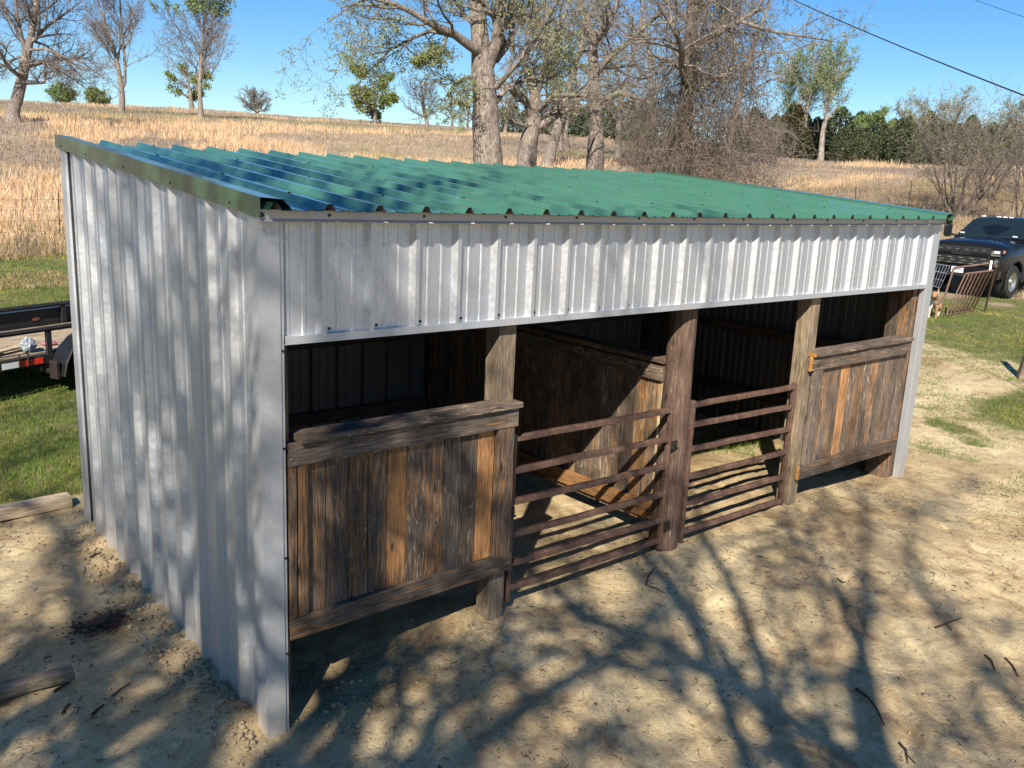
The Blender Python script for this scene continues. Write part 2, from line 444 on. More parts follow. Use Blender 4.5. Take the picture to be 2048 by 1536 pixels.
def ground_mat():
    m, n, p = mat('ground_soil'); tc = n.nodes.new('ShaderNodeTexCoord').outputs['Object']
    at_ = n.nodes.new('ShaderNodeAttribute'); at_.attribute_name = 'Col'
    sc = n.nodes.new('ShaderNodeSeparateColor'); n.links.new(at_.outputs['Color'], sc.inputs[0])
    big = noise(n, tc, .9, 5, .6, .5); mid = noise(n, tc, 6, 6, .65, .6); fin = noise(n, tc, 55, 5, .7)
    dirt = ramp(n, big.outputs[0], [(.28, (.30, .205, .112)), (.45, (.50, .375, .208)), (.60, (.64, .505, .292)), (.75, (.72, .59, .36))])
    d2 = ramp(n, mid.outputs[0], [(.30, g3(.66)), (.46, g3(.96)), (.7, g3(1.14))])
    dirt = mix(n, 1.0, dirt, d2, 'MULTIPLY')
    d3 = ramp(n, fin.outputs[0], [(.33, g3(.60)), (.45, g3(.95)), (.75, g3(1.15))])
    dirt = mix(n, .9, dirt, d3, 'MULTIPLY')
    # reddish brown clay stains
    st = ramp(n, noise(n, tc, 1.7, 6, .68, 1.2).outputs[0], [(.52, g3(0)), (.68, g3(.7))])
    dirt = mix(n, st, dirt, (.27, .155, .075))
    # fibres (straw bits)
    fib = ramp(n, noise(n, mapping(n, tc, (90, 14, 30)), 1.0, 3, .6, 2.0).outputs[0], [(.62, g3(0)), (.70, g3(.5))])
    dirt = mix(n, fib, dirt, (.17, .11, .06))
    dirt = mix(n, sc.outputs[2], dirt, (.045, .03, .02))
    gr = ramp(n, mid.outputs[0], [(.3, (.085, .095, .03)), (.5, (.14, .135, .05)), (.7, (.26, .21, .11))])
    ge = math_(n, 'ADD', sc.outputs[0], math_(n, 'MULTIPLY', math_(n, 'SUBTRACT', mid.outputs[0], .5), .8))
    gf = ramp(n, ge, [(.35, g3(0)), (.65, g3(1))])
    c = mix(n, gf, dirt, gr)
    fb = noise(n, tc, .045, 5, .6, .8); fm = noise(n, tc, .5, 5, .65, .5)
    dry = ramp(n, fb.outputs[0], [(.35, (.25, .195, .15)), (.5, (.32, .25, .175)), (.64, (.42, .32, .20))])
    dry = mix(n, 1.0, dry, ramp(n, fm.outputs[0], [(.3, g3(.7)), (.7, g3(1.2))]), 'MULTIPLY')
    dry = mix(n, ramp(n, noise(n, tc, .11, 3).outputs[0], [(.62, g3(0)), (.7, g3(.45))]), dry, (.20, .21, .07))
    c = mix(n, sc.outputs[1], c, dry)
    n.links.new(c, p.inputs['Base Color']); p.inputs['Roughness'].default_value = .95
    p.inputs['Specular IOR Level'].default_value = .12
    h = math_(n, 'ADD', math_(n, 'MULTIPLY', fin.outputs[0], .5), math_(n, 'MULTIPLY', mid.outputs[0], 1.2))
    bump(n, p, h, .9, .03)
    return m
M_GROUND = ground_mat()

# ------------------------------------------------------------------ ground sheet
def axis(lo, hi, step, far, g=1.09):
    a = list(np.arange(lo, hi, step)); s = step; x = hi
    up = []
    while x < far: up.append(x); s *= g; x += s
    s = step; x = lo; dn = []
    while x > -far: s *= g; x -= s; dn.append(x)
    return np.array(dn[::-1] + a + up)
gx = axis(-2.4, 8.0, .035, 1500, 1.055); gy = axis(-4.2, 4.6, .035, 1500, 1.055)
X, Y = np.meshgrid(gx, gy)
Z = terrain(X, Y)
g_, dry_, damp_ = zones(X, Y)
nx, ny = len(gx), len(gy)
V = np.stack([X, Y, Z], -1).reshape(-1, 3)
idx = np.arange(nx * ny).reshape(ny, nx)
F = np.stack([idx[:-1, :-1], idx[:-1, 1:], idx[1:, 1:], idx[1:, :-1]], -1).reshape(-1, 4)
me = fast_mesh('ground', V, F, np.stack([g_, dry_, damp_], -1).reshape(-1, 3), True)
ground = link('ground', me, M_GROUND); props(ground, 'bare sandy yard running into lawn and a rising dry pasture', kind='structure')

# ------------------------------------------------------------------ the shelter
L_, D_, HF, HB, HH = 7.466, 3.777, 2.995, 3.311, 2.332
SL = (HB - HF) / D_
P_ = .3048
GL = [0, 0, 0]
shed = thing('horse_shelter', (0, 0, 0), 'grey corrugated metal livestock shelter with green roof, plank half walls and rusty gates', 'shelter')

def ribbed(length_axis_pts, dirv, nrm, x0, x1, first, hgt, mapf, zlo, zhi):
    pass
def rib_profile(a, b, first, h=.038, minor=.006):
    """(t, height) points of an R-panel profile from a to b, major ribs centred at first + k*P"""
    ev = []
    k = math.floor((a - first) / P_) - 1
    while first + k * P_ < b + P_:
        c = first + k * P_
        ev += [(c - .036, 0), (c - .013, h), (c + .013, h), (c + .036, 0)]
        for q in (.103, .201):
            ev += [(c + q - .016, 0), (c + q - .009, minor), (c + q + .009, minor), (c + q + .016, 0)]
        k += 1
    ev.sort()
    out = []
    def val(t):
        for (t0, h0), (t1, h1) in zip(ev, ev[1:]):
            if t0 <= t <= t1: return h0 + (h1 - h0) * ((t - t0) / max(1e-9, t1 - t0))
        return 0
    out.append((a, val(a))); out += [e for e in ev if a + 1e-4 < e[0] < b - 1e-4]; out.append((b, val(b)))
    return out
SHN = [0]
def sheet(prof, f0, f1, name, m, parent, thick=.0012, nlen=1, label=None, inn=(0, 0, -1)):
    """f0(t,h), f1(t,h) -> world points at either end of the sheet"""
    V = []; Fc = []
    nl = nlen + 1
    for (t, h) in prof:
        a = Vector(f0(t, h)); b = Vector(f1(t, h))
        for i in range(nl): V.append(a.lerp(b, i / nlen))
    for i in range(len(prof) - 1):
        for j in range(nlen):
            q = i * nl + j; Fc.append((q, q + 1, q + 1 + nl, q + nl))
    mb = MB(); mb.v = [tuple(v) for v in V]; mb.f = Fc
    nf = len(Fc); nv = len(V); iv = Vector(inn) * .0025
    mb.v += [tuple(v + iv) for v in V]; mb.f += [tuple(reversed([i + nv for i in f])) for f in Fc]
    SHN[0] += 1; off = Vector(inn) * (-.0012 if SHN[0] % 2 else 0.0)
    mb.v = [tuple(Vector(v) + off) for v in mb.v]
    org = wloc(parent)
    me = bpy.data.meshes.new(name); me.from_pydata([tuple(Vector(v) - org) for v in mb.v], [], mb.f)
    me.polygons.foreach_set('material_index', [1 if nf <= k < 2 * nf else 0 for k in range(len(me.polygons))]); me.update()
    o = link(name, me, [m, M_BACK_SHADE]); o.parent = parent
    return o
# left wall (plane x = 0, ribs proud towards -x); ribs at y = .391 + k*P
ROOFZ = lambda y: HF + .048 + SL * y          # underside of the roof pans
edges = [.10, 1.0, 1.914, 2.828, 3.735]
for a, b in zip(edges, edges[1:]):
    pr = rib_profile(a, b + .03, .391)
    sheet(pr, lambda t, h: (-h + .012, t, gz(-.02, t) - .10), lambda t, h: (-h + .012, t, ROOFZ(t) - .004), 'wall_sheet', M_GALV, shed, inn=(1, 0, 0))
# right wall, ribs towards +x
for a, b in zip([.12, 1.0, 1.914, 2.828], [1.03, 1.944, 2.858, 3.70]):
    pr = rib_profile(a, b, .391)
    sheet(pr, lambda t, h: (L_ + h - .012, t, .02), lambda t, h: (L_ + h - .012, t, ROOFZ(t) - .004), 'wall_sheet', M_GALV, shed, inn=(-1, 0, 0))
# back wall
for k in range(8):
    a = .08 + k * .9144; b = min(a + .944, L_ - .08)
    pr = rib_profile(a, b, .352)
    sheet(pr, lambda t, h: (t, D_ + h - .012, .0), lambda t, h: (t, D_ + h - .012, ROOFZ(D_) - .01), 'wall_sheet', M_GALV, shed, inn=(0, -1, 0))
# header sheets above the opening
hx = [.10, 1.12, 2.034, 2.949, 3.863, 4.777, 5.692, 6.606, L_ - .10]
for a, b in zip(hx, hx[1:]):
    pr = rib_profile(a, min(b + .03, L_ - .10), .352)
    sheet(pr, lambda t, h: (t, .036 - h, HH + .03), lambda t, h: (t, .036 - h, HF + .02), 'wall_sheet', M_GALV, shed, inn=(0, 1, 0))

# corner trims (L-shaped, folded sheet)
def l_trim(name, pts, z0, z1, m=M_TRIM, th=.0016):
    mb = MB(); n = len(pts)
    P0 = [(x, y, z0(x, y) if callable(z0) else z0) for x, y in pts]; P1 = [(x, y, z1(x, y) if callable(z1) else z1) for x, y in pts]
    mb.v = P0 + P1; mb.f = [(i, i + 1, n + i + 1, n + i) for i in range(n - 1)]
    o = mb.build(name, m, shed); md = o.modifiers.new('s', 'SOLIDIFY'); md.thickness = th; md.offset = 0
    return o
topf = lambda x, y: min(ROOFZ(max(y, 0)), HF + .045 + SL * max(y, 0)) - .004
l_trim('corner_trim', [(-.012, .135), (-.026, .123), (-.026, -.004), (.092, -.004), (.10, .006), (.115, .006), (.118, .05)], lambda x, y: -.035, topf)
l_trim('corner_trim', [(L_ - .118, .055), (L_ - .115, -.002), (L_ - .10, -.006), (L_ + .026, -.006), (L_ + .026, .12), (L_ + .012, .135)], .10, topf)
l_trim('corner_trim', [(-.012, D_ - .12), (-.028, D_ - .11), (-.028, D_ + .028), (.10, D_ + .028), (.11, D_ + .02)], .0, lambda x, y: ROOFZ(y) - .006)
l_trim('corner_trim', [(L_ + .012, D_ - .12), (L_ + .028, D_ - .11), (L_ + .028, D_ + .028), (L_ - .10, D_ + .028)], .1, lambda x, y: ROOFZ(y) - .006)
# header bottom J-trim
mb = MB()
prof = [(.10, HH + .045), (.045, HH + .046), (-.002, HH + .044), (-.004, HH), (.055, HH)]
n = len(prof); xa, xb = .118, L_ - .118
mb.v = [(xa, y, z) for y, z in prof[1:]] + [(xb, y, z) for y, z in prof[1:]]
n -= 1; mb.f = [(i, i + 1, n + i + 1, n + i) for i in range(n - 1)]
o = mb.build('header_trim', M_TRIM, shed); md = o.modifiers.new('s', 'SOLIDIFY'); md.thickness = .0016
# fascia (slightly sagging white board-like flashing with a drip lip)
NX = 24; mb = MB()
prof = [(-.040, 3.052), (-.043, HF + .012), (-.062, HF - .002), (-.060, HF - .006), (-.036, HF - .004)]
for i in range(NX + 1):
    t = i / NX; x = -.045 + t * (L_ + .09); sag = -.012 * math.sin(math.pi * t)
    mb.v += [(x, y, z + sag) for y, z in prof]
k = len(prof)
for i in range(NX):
    for j in range(k - 1):
        a = i * k + j; mb.f.append((a, a + 1, a + 1 + k, a + k))
o = mb.build('fascia', simple('off_white_fascia', (.60, .57, .54), .45, .1, var=.06, vs=3), shed)
md = o.modifiers.new('s', 'SOLIDIFY'); md.thickness = .0016

# roof sheets: ribs at x = .323 + k*P, from y=-.13 to y=D+.12
RY0, RY1 = -.125, D_ + .08
zr = lambda x, y, h: 3.052 + SL * (y - RY0) + h - .012 * math.sin(math.pi * min(max(x / L_, 0), 1)) * max(0, 1 - (y + .13) / 1.5)
rx = [-.02, .42, 1.334, 2.249, 3.163, 4.077, 4.992, 5.906, 6.82, L_ + .03]
for a, b in zip(rx, rx[1:]):
    pr = rib_profile(a, min(b + .03, L_ + .03), .323, .036, .005)
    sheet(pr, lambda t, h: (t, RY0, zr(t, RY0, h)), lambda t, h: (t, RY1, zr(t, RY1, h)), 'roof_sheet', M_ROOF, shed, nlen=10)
# rake trims (green), left and right
def rake(s, x0):
    mb = MB()
    ys = (RY0 + .045 if s < 0 else RY0 + .02, RY1 + .02)
    prof = [(.125 * -s, .050), (.0, .058), (.0, -.045), (.012 * -s, -.052)]
    prof = [(x0 + a, b) for a, b in prof]
    prof.insert(0, (prof[0][0] + .045 * -s, .006))
    k = len(prof)
    for y in ys:
        mb.v += [(x, y, 3.052 + SL * (y - RY0) + z) for x, z in prof]
    mb.f = [(i, i + 1, k + i + 1, k + i) for i in range(k - 1)]
    o = mb.build('rake_trim', M_RAKE if s < 0 else M_RAKE, shed); md = o.modifiers.new('s', 'SOLIDIFY'); md.thickness = .0016
rake(-1, -.045); rake(1, L_ + .045)
# rafters and purlins inside
tim = MB
def timber(a, b, w, h, col=(.35, .45, .4), m=M_WOOD, name='rafter', up=(0, 0, 1), parent=shed, irregular=.004, origin=None, label=None):
    """a to b is the long axis; w across, h along up; local X runs along the grain"""
    a = Vector(a); b = Vector(b); d = b - a; Ln = d.length; d.normalize(); up = Vector(up).normalized()
    yv = up.cross(d).normalized(); zv = d.cross(yv)
    n = max(2, min(7, int(Ln / .22))); V = []
    for i in range(n + 1):
        t = -Ln / 2 + Ln * i / n
        jy = [rnd.uniform(-1, 1) * irregular for _ in range(2)]; jz = [rnd.uniform(-1, 1) * irregular * .35 for _ in range(2)]
        c = .003
        wy, wz = w / 2, h / 2
        V += [(t, -wy + jy[0], -wz + c), (t, -wy + c + jy[0], -wz), (t, wy - c + jy[1], -wz), (t, wy + jy[1], -wz + c),
              (t, wy + jy[1], wz - c + jz[0]), (t, wy - c + jy[1], wz + jz[0]), (t, -wy + c + jy[0], wz + jz[1]), (t, -wy + jy[0], wz - c + jz[1])]
    Fc = []
    for i in range(n):
        for k in range(8): Fc.append((i * 8 + k, i * 8 + (k + 1) % 8, (i + 1) * 8 + (k + 1) % 8, (i + 1) * 8 + k))
    Fc += [tuple(reversed(range(8))), tuple(n * 8 + k for k in range(8))]
    mb = MB(); mb.v = V; mb.f = Fc
    me = mb.mesh(name)
    o = link(name, me, m)
    R = Matrix((d, yv, zv)).transposed().to_4x4()
    o.matrix_world = Matrix.Translation((a + b) / 2) @ R
    if parent is not None:
        o.parent = parent; o.location = (a + b) / 2 - wloc(parent)
        pm = parent
        if pm.type == 'MESH':                      # parent part may be rotated
            o.matrix_parent_inverse = pm_inv(pm)
            o.location = (a + b) / 2
    wcol(o, *col)
    if label: o['label'] = label
    return o
def full(o):
    M = o.matrix_basis.copy()
    if o.parent: M = full(o.parent) @ o.matrix_parent_inverse @ M
    return M
def pm_inv(p): return full(p).inverted()

DK = (.3, .30, .4)
for x in (.12, 1.72, 3.66, 5.38, L_ - .12):
    timber((x, .09, HF - .06), (x, D_ - .05, HB - .06), .04, .14, DK, name='rafter')
for y in (.35, 1.1, 1.9, 2.7, 3.5):
    timber((.04, y, HF + .01 + SL * y), (L_ - .04, y, HF + .01 + SL * y), .09, .038, DK, name='purlin')
for z in (.75, 1.55, 2.35):
    timber((.04, D_ - .06, z), (L_ - .04, D_ - .06, z), .04, .12, DK, name='wall_girt')
    timber((.05, .25, z), (.05, D_ - .1, z), .04, .12, DK, name='wall_girt')
    timber((L_ - .05, .28, z), (L_ - .05, D_ - .1, z), .04, .12, DK, name='wall_girt')
timber((.12, .06, HH + .10), (L_ - .12, .06, HH + .10), .04, .14, DK, name='header_beam')
timber((.12, .06, HF - .12), (L_ - .12, .06, HF - .12), .04, .14, DK, name='header_beam')
# posts
def post(x, y, w, z0, z1, col=(.45, .5, .5), m=M_POST, label=None):
    return timber((x, y, z0), (x, y, z1), w, w, col, m, 'post', up=(0, 1, 0), irregular=.005, label=label)
post(1.722, .125, .14, -.1, HF - .15, (.35, .50, .35), label='square grey post beside the left plank half wall')
post(5.385, .125, .14, -.1, HF - .15, (.45, .55, .35), label='square pale post between the right gate and half wall')
post(.115, .115, .10, -.15, HF - .1, (.60, .35, .4), M_WOOD)
post(.20, D_ - .12, .13, -.15, HB - .1, DK, M_WOOD)
post(L_ - .20, D_ - .12, .13, 0, HB - .1, DK, M_WOOD)
post(3.66, D_ - .12, .13, 0, HB - .1, DK, M_WOOD)
for y, w, c in ((.135, .13, (.55, .52, .6)), (.245, .075, (.15, .50, .4)), (.31, .055, (.55, .45, .5))):
    timber((L_ - .145, y, .1), (L_ - .145, y, HF - .1), .13 if w > .1 else .12, w, c, M_WOOD, 'post', up=(0, 1, 0), irregular=.004)
# round centre pole
mb = MB(); pts = []; rr = []
for i in range(9):
    t = i / 8; pts.append((3.655 + .012 * math.sin(3 * t), .185, .02 + t * (HF - .15))); rr.append(.128 - .018 * t + rnd.uniform(-.002, .002))
V = []
mb.tube(pts, rr, 20)
o = mb.build('round_pole', M_POLE, shed, smooth=True, origin=(3.655, .185, 0), label='thick round brown utility pole in the middle of the front')
wcol(o, .25, .50, .5)
# swap grain axis: rotate mesh so local X runs up the pole
R = Matrix.Rotation(math.radians(90), 4, 'Y')
o.data.transform(R.inverted()); o.rotation_euler = R.to_euler()

# plank half walls ------------------------------------------------
def half_wall(xs, zt, zb, cap, railx, zr_t, zr_b, cols, side_battens, label):
    root = None
    # top rail is the part that carries the others as sub-parts
    a, b = railx
    backing = timber((a + .02, .105, (zt + zb) / 2 - .05), (b - .02, .105, (zt + zb) / 2 - .05), .03, .09, DK, M_WOOD, 'half_wall', irregular=.002, label=label)
    top = timber((a, .018, zr_t[0]), (b, .018, zr_t[1]), .036, zr_t[2], (.30, .62, .55), M_WOOD, 'rail_board', parent=backing, irregular=.004)
    bot = timber((a, .018, zr_b[0]), (b, .018, zr_b[1]), .036, zr_b[2], (.42, .45, .30), M_WOOD, 'rail_board', parent=backing, irregular=.004)
    c = timber((cap[0], .055, zr_t[0] + zr_t[2] / 2 + .021), (cap[1], .055, zr_t[1] + zr_t[2] / 2 + .021), .17, .038, (.20, .62, .6), M_WOOD, 'cap_board', parent=backing, irregular=.004)
    for i, (x0, x1) in enumerate(zip(xs, xs[1:])):
        f = lambda x: (x - a) / (b - a)
        xm = (x0 + x1) / 2
        timber((xm, .052 + rnd.uniform(-.003, .003), zr_b[0] * (1 - f(xm)) + zr_b[1] * f(xm) - .05), (xm, .052, zr_t[0] * (1 - f(xm)) + zr_t[1] * f(xm) + .04),
               x1 - x0 - .004, .018, cols[i % len(cols)], M_WOOD, 'plank', up=(0, 1, 0), parent=backing, irregular=.002)
    for (x0, x1, col) in side_battens:
        timber(((x0 + x1) / 2, .020, zb), ((x0 + x1) / 2, .020, zt), x1 - x0, .038, col, M_WOOD, 'side_batten', up=(0, 1, 0), parent=backing, irregular=.003)
    return backing
cL_ = [(.60, .42, .5), (.50, .50, .5), (.42, .50, .5), (.56, .36, .72), (.52, .50, .5), (.80, .52, .4), (.45, .50, .70), (.60, .45, .66), (.14, .52, .5), (.35, .40, .55), (1.0, .66, .35), (.22, .40, .55)]
cL = [(a + .02, b * 1.05, c) for a, b, c in cL_]
hw1 = half_wall([.16, .244, .384, .528, .668, .803, .945, 1.093, 1.227, 1.364, 1.499, 1.64], 1.63, .71, (.20, 1.815), (.135, 1.80),
                (1.70, 1.70, .132), (.637, .655, .132), cL, [(.135, .178, (.55, .42, .5)), (.19, .25, (.62, .40, .4)), (1.638, 1.778, (.52, .52, .45))],
                'weathered brown plank half wall left of the gates, nearest the camera')
cR_ = [(.55, .55, .6), (.42, .60, .5), (.5, .55, .55), (.92, .72, .45), (.42, .60, .7), (.60, .50, .45), (.30, .62, .72), (.62, .62, .6), (.20, .60, .5), (.55, .60, .62), (.18, .55, .55), (.35, .60, .7), (.9, .78, .3), (.75, .62, .55), (.6, .58, .66)]
cR = [(a - .03 if a < .8 else a, b * 1.12, c) for a, b, c in cR_]
xs = list(np.linspace(5.55, 7.24, 13))
hw2 = half_wall(xs, 1.64, .72, (5.36, 7.215), (5.36, 7.22), (1.71, 1.715, .135), (.652, .64, .142), cR,
                [(5.425, 5.565, (.10, .72, .55))], 'sunlit weathered plank half wall at the right end of the shelter')
for x, z, h in ((5.3575, 1.71, .137), (5.3575, 1.80, .036), (5.3575, .652, .144)):
    o = timber((x - .002, .018 if h > .1 else .055, z), (x + .001, .018 if h > .1 else .055, z), .038 if h > .1 else .17, h, (.6, .42, .3), M_FRESH, 'sawn_end', parent=hw2, irregular=0)
# diagonal-lit inner divider: planks stand on the left face of a frame behind the pole
x_d = 3.60
div = timber((x_d + .05, .34, 1.0), (x_d + .05, D_ - .15, 1.0), .04, .09, DK, M_WOOD, 'divider_wall', label='tall plank divider wall inside the shelter behind the pole')
y = .30; k = 0
while y < D_ - .2:
    w = rnd.choice((.125, .14, .14)); 
    timber((x_d, y + w / 2, .44 + (.02 if k == 0 else 0)), (x_d, y + w / 2, 1.84), w - .004, .02, (rnd.uniform(.3, .75), rnd.uniform(.55, .72), rnd.uniform(.45, .75)), M_WOOD, 'plank', up=(1, 0, 0), parent=div, irregular=.002)
    y += w; k += 1
timber((x_d - .03, .26, .56), (x_d - .03, D_ - .2, .56), .036, .14, (.85, .55, .4), M_WOOD, 'rail_board', parent=div)
timber((x_d - .03, .26, 1.76), (x_d - .03, D_ - .2, 1.76), .036, .13, (.45, .60, .6), M_WOOD, 'rail_board', parent=div)
timber((x_d, .24, 1.868), (x_d, D_ - .2, 1.868), .15, .038, (.55, .5, .3), M_WOOD, 'cap_board', parent=div)
timber((x_d - .005, .285, .46), (x_d - .005, .285, 1.84), .028, .03, (.6, .62, .6), M_PALE, 'side_batten', up=(1, 0, 0), parent=div)

# pipe gates --------------------------------------------------------
def gate(x0, x1, zl, zrr, yg, label, hinges):
    mb = MB()
    r = .026
    b0 = .012
    zt = zl[0] + .0; zb = min(zl[-1], zrr[-1]) - .045
    mb.box(x0 - .018, x0 + .018, yg - .022, yg + .022, zb - .06, zl[0] + .01)
    frame = mb.build('gate', M_RUST, shed, bevel=.006, origin=(x0, yg, .4), label=label)
    mb = MB(); mb.box(x1 - .018, x1 + .018, yg - .022, yg + .022, zb - .06, zrr[0] + .01)
    mb.build('gate_stile', M_RUST, frame, bevel=.006)
    for a, b in zip(zl, zrr):
        mb = MB()
        pts = []
        for i in range(6):
            t = i / 5; pts.append((x0 + .02 + (x1 - x0 - .04) * t, yg + rnd.uniform(-.003, .003), a + (b - a) * t - .028 + rnd.uniform(-.004, .004)))
        for p, q in zip(pts, pts[1:]): mb.beam(p, q, .045, .044)
        # keep the joints closed
        mb.build('rail', M_RUST, frame, bevel=.006)
    for (hx, hz) in hinges:
        mb = MB(); mb.box(hx - .035, hx + .035, yg - .034, yg - .024, hz - .035, hz + .035)
        mb.tube([(hx, yg - .05, hz), (hx, yg - .02, hz)], .012, 8)
        mb.tube([(hx - .035, yg - .028, hz - .03), (hx + .05, yg - .028, hz - .034)], .008, 6)
        mb.build('hinge', M_DARKIRON, frame)
    return frame
gate(1.862, 3.515, [1.536, 1.304, 1.072, .824, .605, .417], [1.525, 1.284, 1.047, .808, .581, .392], .105,
     'rusty six bar pipe gate between left post and round pole', [(3.56, 1.20), (3.56, .50), (1.835, .98)])
gate(3.792, 5.265, [1.530, 1.360, 1.142, .902, .660, .407], [1.515, 1.325, 1.11, .878, .632, .389], .105,
     'rusty six bar pipe gate between round pole and right post', [])

# screws (tiny, joined)
mb = MB()
def screw(p, nrm, r=.006, l=.006):
    p = Vector(p); nrm = Vector(nrm).normalized(); mb.tube([p, p + nrm * l], r, 6); mb.tube([p, p + nrm * l * .4], r * 1.6, 6)
for k in range(24):
    x = .352 + k * P_
    if x < L_ - .1:
        screw((x + .05, .034, HH + .065), (0, -1, 0))
        if k % 2 == 0: screw((x + .01, -.043, HF + .03), (0, -1, 0))
for k in range(12):
    yy = .391 + k * P_
    for z in (.42, 1.15, 1.95, 2.75):
        if (k * 7 + int(z * 10)) % 3: screw((.010, yy + .06, z + .03 * (k % 2)), (-1, 0, 0), .005)
for k in range(24):
    x = .323 + k * P_
    for y in (.35, 1.3, 2.5, 3.5):
        if (k + int(y * 3)) % 2: screw((x, y, zr(x, y, .036)), (0, 0, 1), .007)
        else: screw((x + .06, y, zr(x, y, 0)), (0, 0, 1), .007)
for yy in (.3, 1.2, 2.1, 3.0, 3.7): screw((-.046, yy, 3.052 + SL * (yy - RY0) - .02), (-1, 0, 0), .005, .003)
for z in (.5, 1.1, 1.75, 2.3): screw((.107, -.0, z), (0, -1, 0), .005)
screw((-.02, -.045, HF + .03), (0, -1, 0), .009)
o = mb.build('screw', M_SCREW, shed); o['kind'] = 'stuff'

# ------------------------------------------------------------------ trees
def nrm_(v): return v / (np.linalg.norm(v) + 1e-12)
def grow(rng, P, d, L, r0, lvl, st, out, tips):
    n = st['seg'][lvl]; step = L / n; pts = [P.copy()]; d = d.copy(); w = st['wander'][lvl]; up = st['up'][lvl]
    dirs = [d.copy()]
    for i in range(n):
        d = nrm_(d + rng.normal(0, w, 3) + np.array([0, 0, up]))
        P = P + d * step; pts.append(P.copy()); dirs.append(d.copy())
    te = st['taper'][lvl]; rad = r0 * (1 - (1 - te) * np.linspace(0, 1, n + 1))
    out.setdefault(lvl, []).append((np.array(pts), rad))
    sprout(rng, np.array(pts), np.array(dirs), rad, L, lvl, st, out, tips)
def sprout(rng, pts, dirs, rad, L, lvl, st, out, tips, t0=None, nch=None):
    if lvl + 1 >= len(st['seg']):
        tips.append(pts[-1]); 
        if len(pts) > 2: tips.append(pts[len(pts) // 2])
        return
    nch = st['nch'][lvl] if nch is None else nch; nch = max(1, int(round(nch * rng.uniform(.8, 1.2))))
    t0 = st['t0'][lvl] if t0 is None else t0; ph = rng.uniform(0, 6.28)
    n = len(pts) - 1
    for k in range(nch):
        t = t0 + (1 - t0) * (k + rng.uniform(0, 1)) / nch if k < nch - 1 else 1.0
        f = t * n; i = min(int(f), n - 1); q = f - i
        p = pts[i] * (1 - q) + pts[i + 1] * q; d = nrm_(dirs[min(i + 1, n)])
        r = rad[i] * (1 - q) + rad[i + 1] * q
        ang = math.radians(rng.uniform(*st['ang'][lvl])) if t < 1 else math.radians(rng.uniform(5, 25))
        ph += 2.4 + rng.uniform(-.5, .5)
        a = nrm_(np.cross(d, [.3, .2, 1.0])); b = np.cross(d, a)
        side = a * math.cos(ph) + b * math.sin(ph)
        if st.get('flat') and side[2] < -.3: side[2] *= .3; side = nrm_(side)
        nd_ = nrm_(d * math.cos(ang) + side * math.sin(ang))
        l2 = L * st['lr'][lvl] * rng.uniform(.65, 1.2) * (1.15 - .5 * t) ; r2 = min(r * .8, max(r * st['rr'][lvl], st['rmin'])) * rng.uniform(.8, 1.05)
        grow(rng, p, nd_, l2, max(r2, st['rmin']), lvl + 1, st, out, tips)
def skin(branches, sides):
    """vectorised tubes for polylines grouped by point count"""
    groups = {}
    for p, r in branches: groups.setdefault(len(p), []).append((p, r))
    VV = []; FF = []; base = 0
    for k, lst in groups.items():
        P = np.array([a for a, _ in lst]); R_ = np.array([b for _, b in lst]); B = len(lst)
        T = np.empty_like(P); T[:, 1:-1] = P[:, 2:] - P[:, :-2]; T[:, 0] = P[:, 1] - P[:, 0]; T[:, -1] = P[:, -1] - P[:, -2]
        T /= np.linalg.norm(T, axis=2, keepdims=True) + 1e-12
        ref = np.tile(nrm_(np.array([.37, .61, .13])), (B, k, 1))
        Xa = np.cross(T, ref); Xa /= np.linalg.norm(Xa, axis=2, keepdims=True) + 1e-9; Ya = np.cross(T, Xa)
        an = np.arange(sides) * 2 * math.pi / sides
        ring = Xa[:, :, None] * np.cos(an)[None, None, :, None] + Ya[:, :, None] * np.sin(an)[None, None, :, None]
        V = P[:, :, None] + ring * R_[:, :, None, None]
        VV.append(V.reshape(-1, 3))
        ii = np.arange(B * k * sides).reshape(B, k, sides)
        a = ii[:, :-1]; b = np.roll(a, -1, 2); c = ii[:, 1:]; d = np.roll(c, -1, 2)
        FF.append(np.stack([a, b, d, c], -1).reshape(-1, 4) + base); base += V.size // 3
    return np.concatenate(VV), np.concatenate(FF)
def quads(rng, C, s0, s1, n_per=1, spread=.0, squash=1.0, val=(.7, 1.25)):
    C = np.repeat(np.asarray(C), n_per, 0); N = len(C)
    C = C + rng.normal(0, 1, (N, 3)) * spread * np.array([1, 1, squash])
    a = rng.normal(0, 1, (N, 3)); a /= np.linalg.norm(a, axis=1, keepdims=True)
    b = np.cross(a, rng.normal(0, 1, (N, 3))); b /= np.linalg.norm(b, axis=1, keepdims=True)
    s = rng.uniform(s0, s1, (N, 1)); 
    V = np.stack([C - a * s, C + b * s * .45, C + a * s, C - b * s * .45], 1).reshape(-1, 3)
    F = np.arange(N * 4).reshape(N, 4)
    v = rng.uniform(val[0], val[1], N); hue = rng.uniform(-.12, .12, N)
    col = np.stack([v * (1 + hue), v, v * (1 - hue)], 1).repeat(4, 0)
    return V, F, col
OAK = dict(seg=[8, 7, 6, 4, 3], wander=[.07, .20, .24, .26, .28], up=[.03, .05, .04, .02, .0], nch=[9, 9, 8, 7], t0=[.35, .2, .12, .08],
           ang=[(45, 80), (35, 70), (30, 65), (30, 60)], lr=[.62, .52, .46, .42], rr=[.55, .5, .5, .45], taper=[.35, .3, .3, .3, .4], rmin=.006, flat=True)
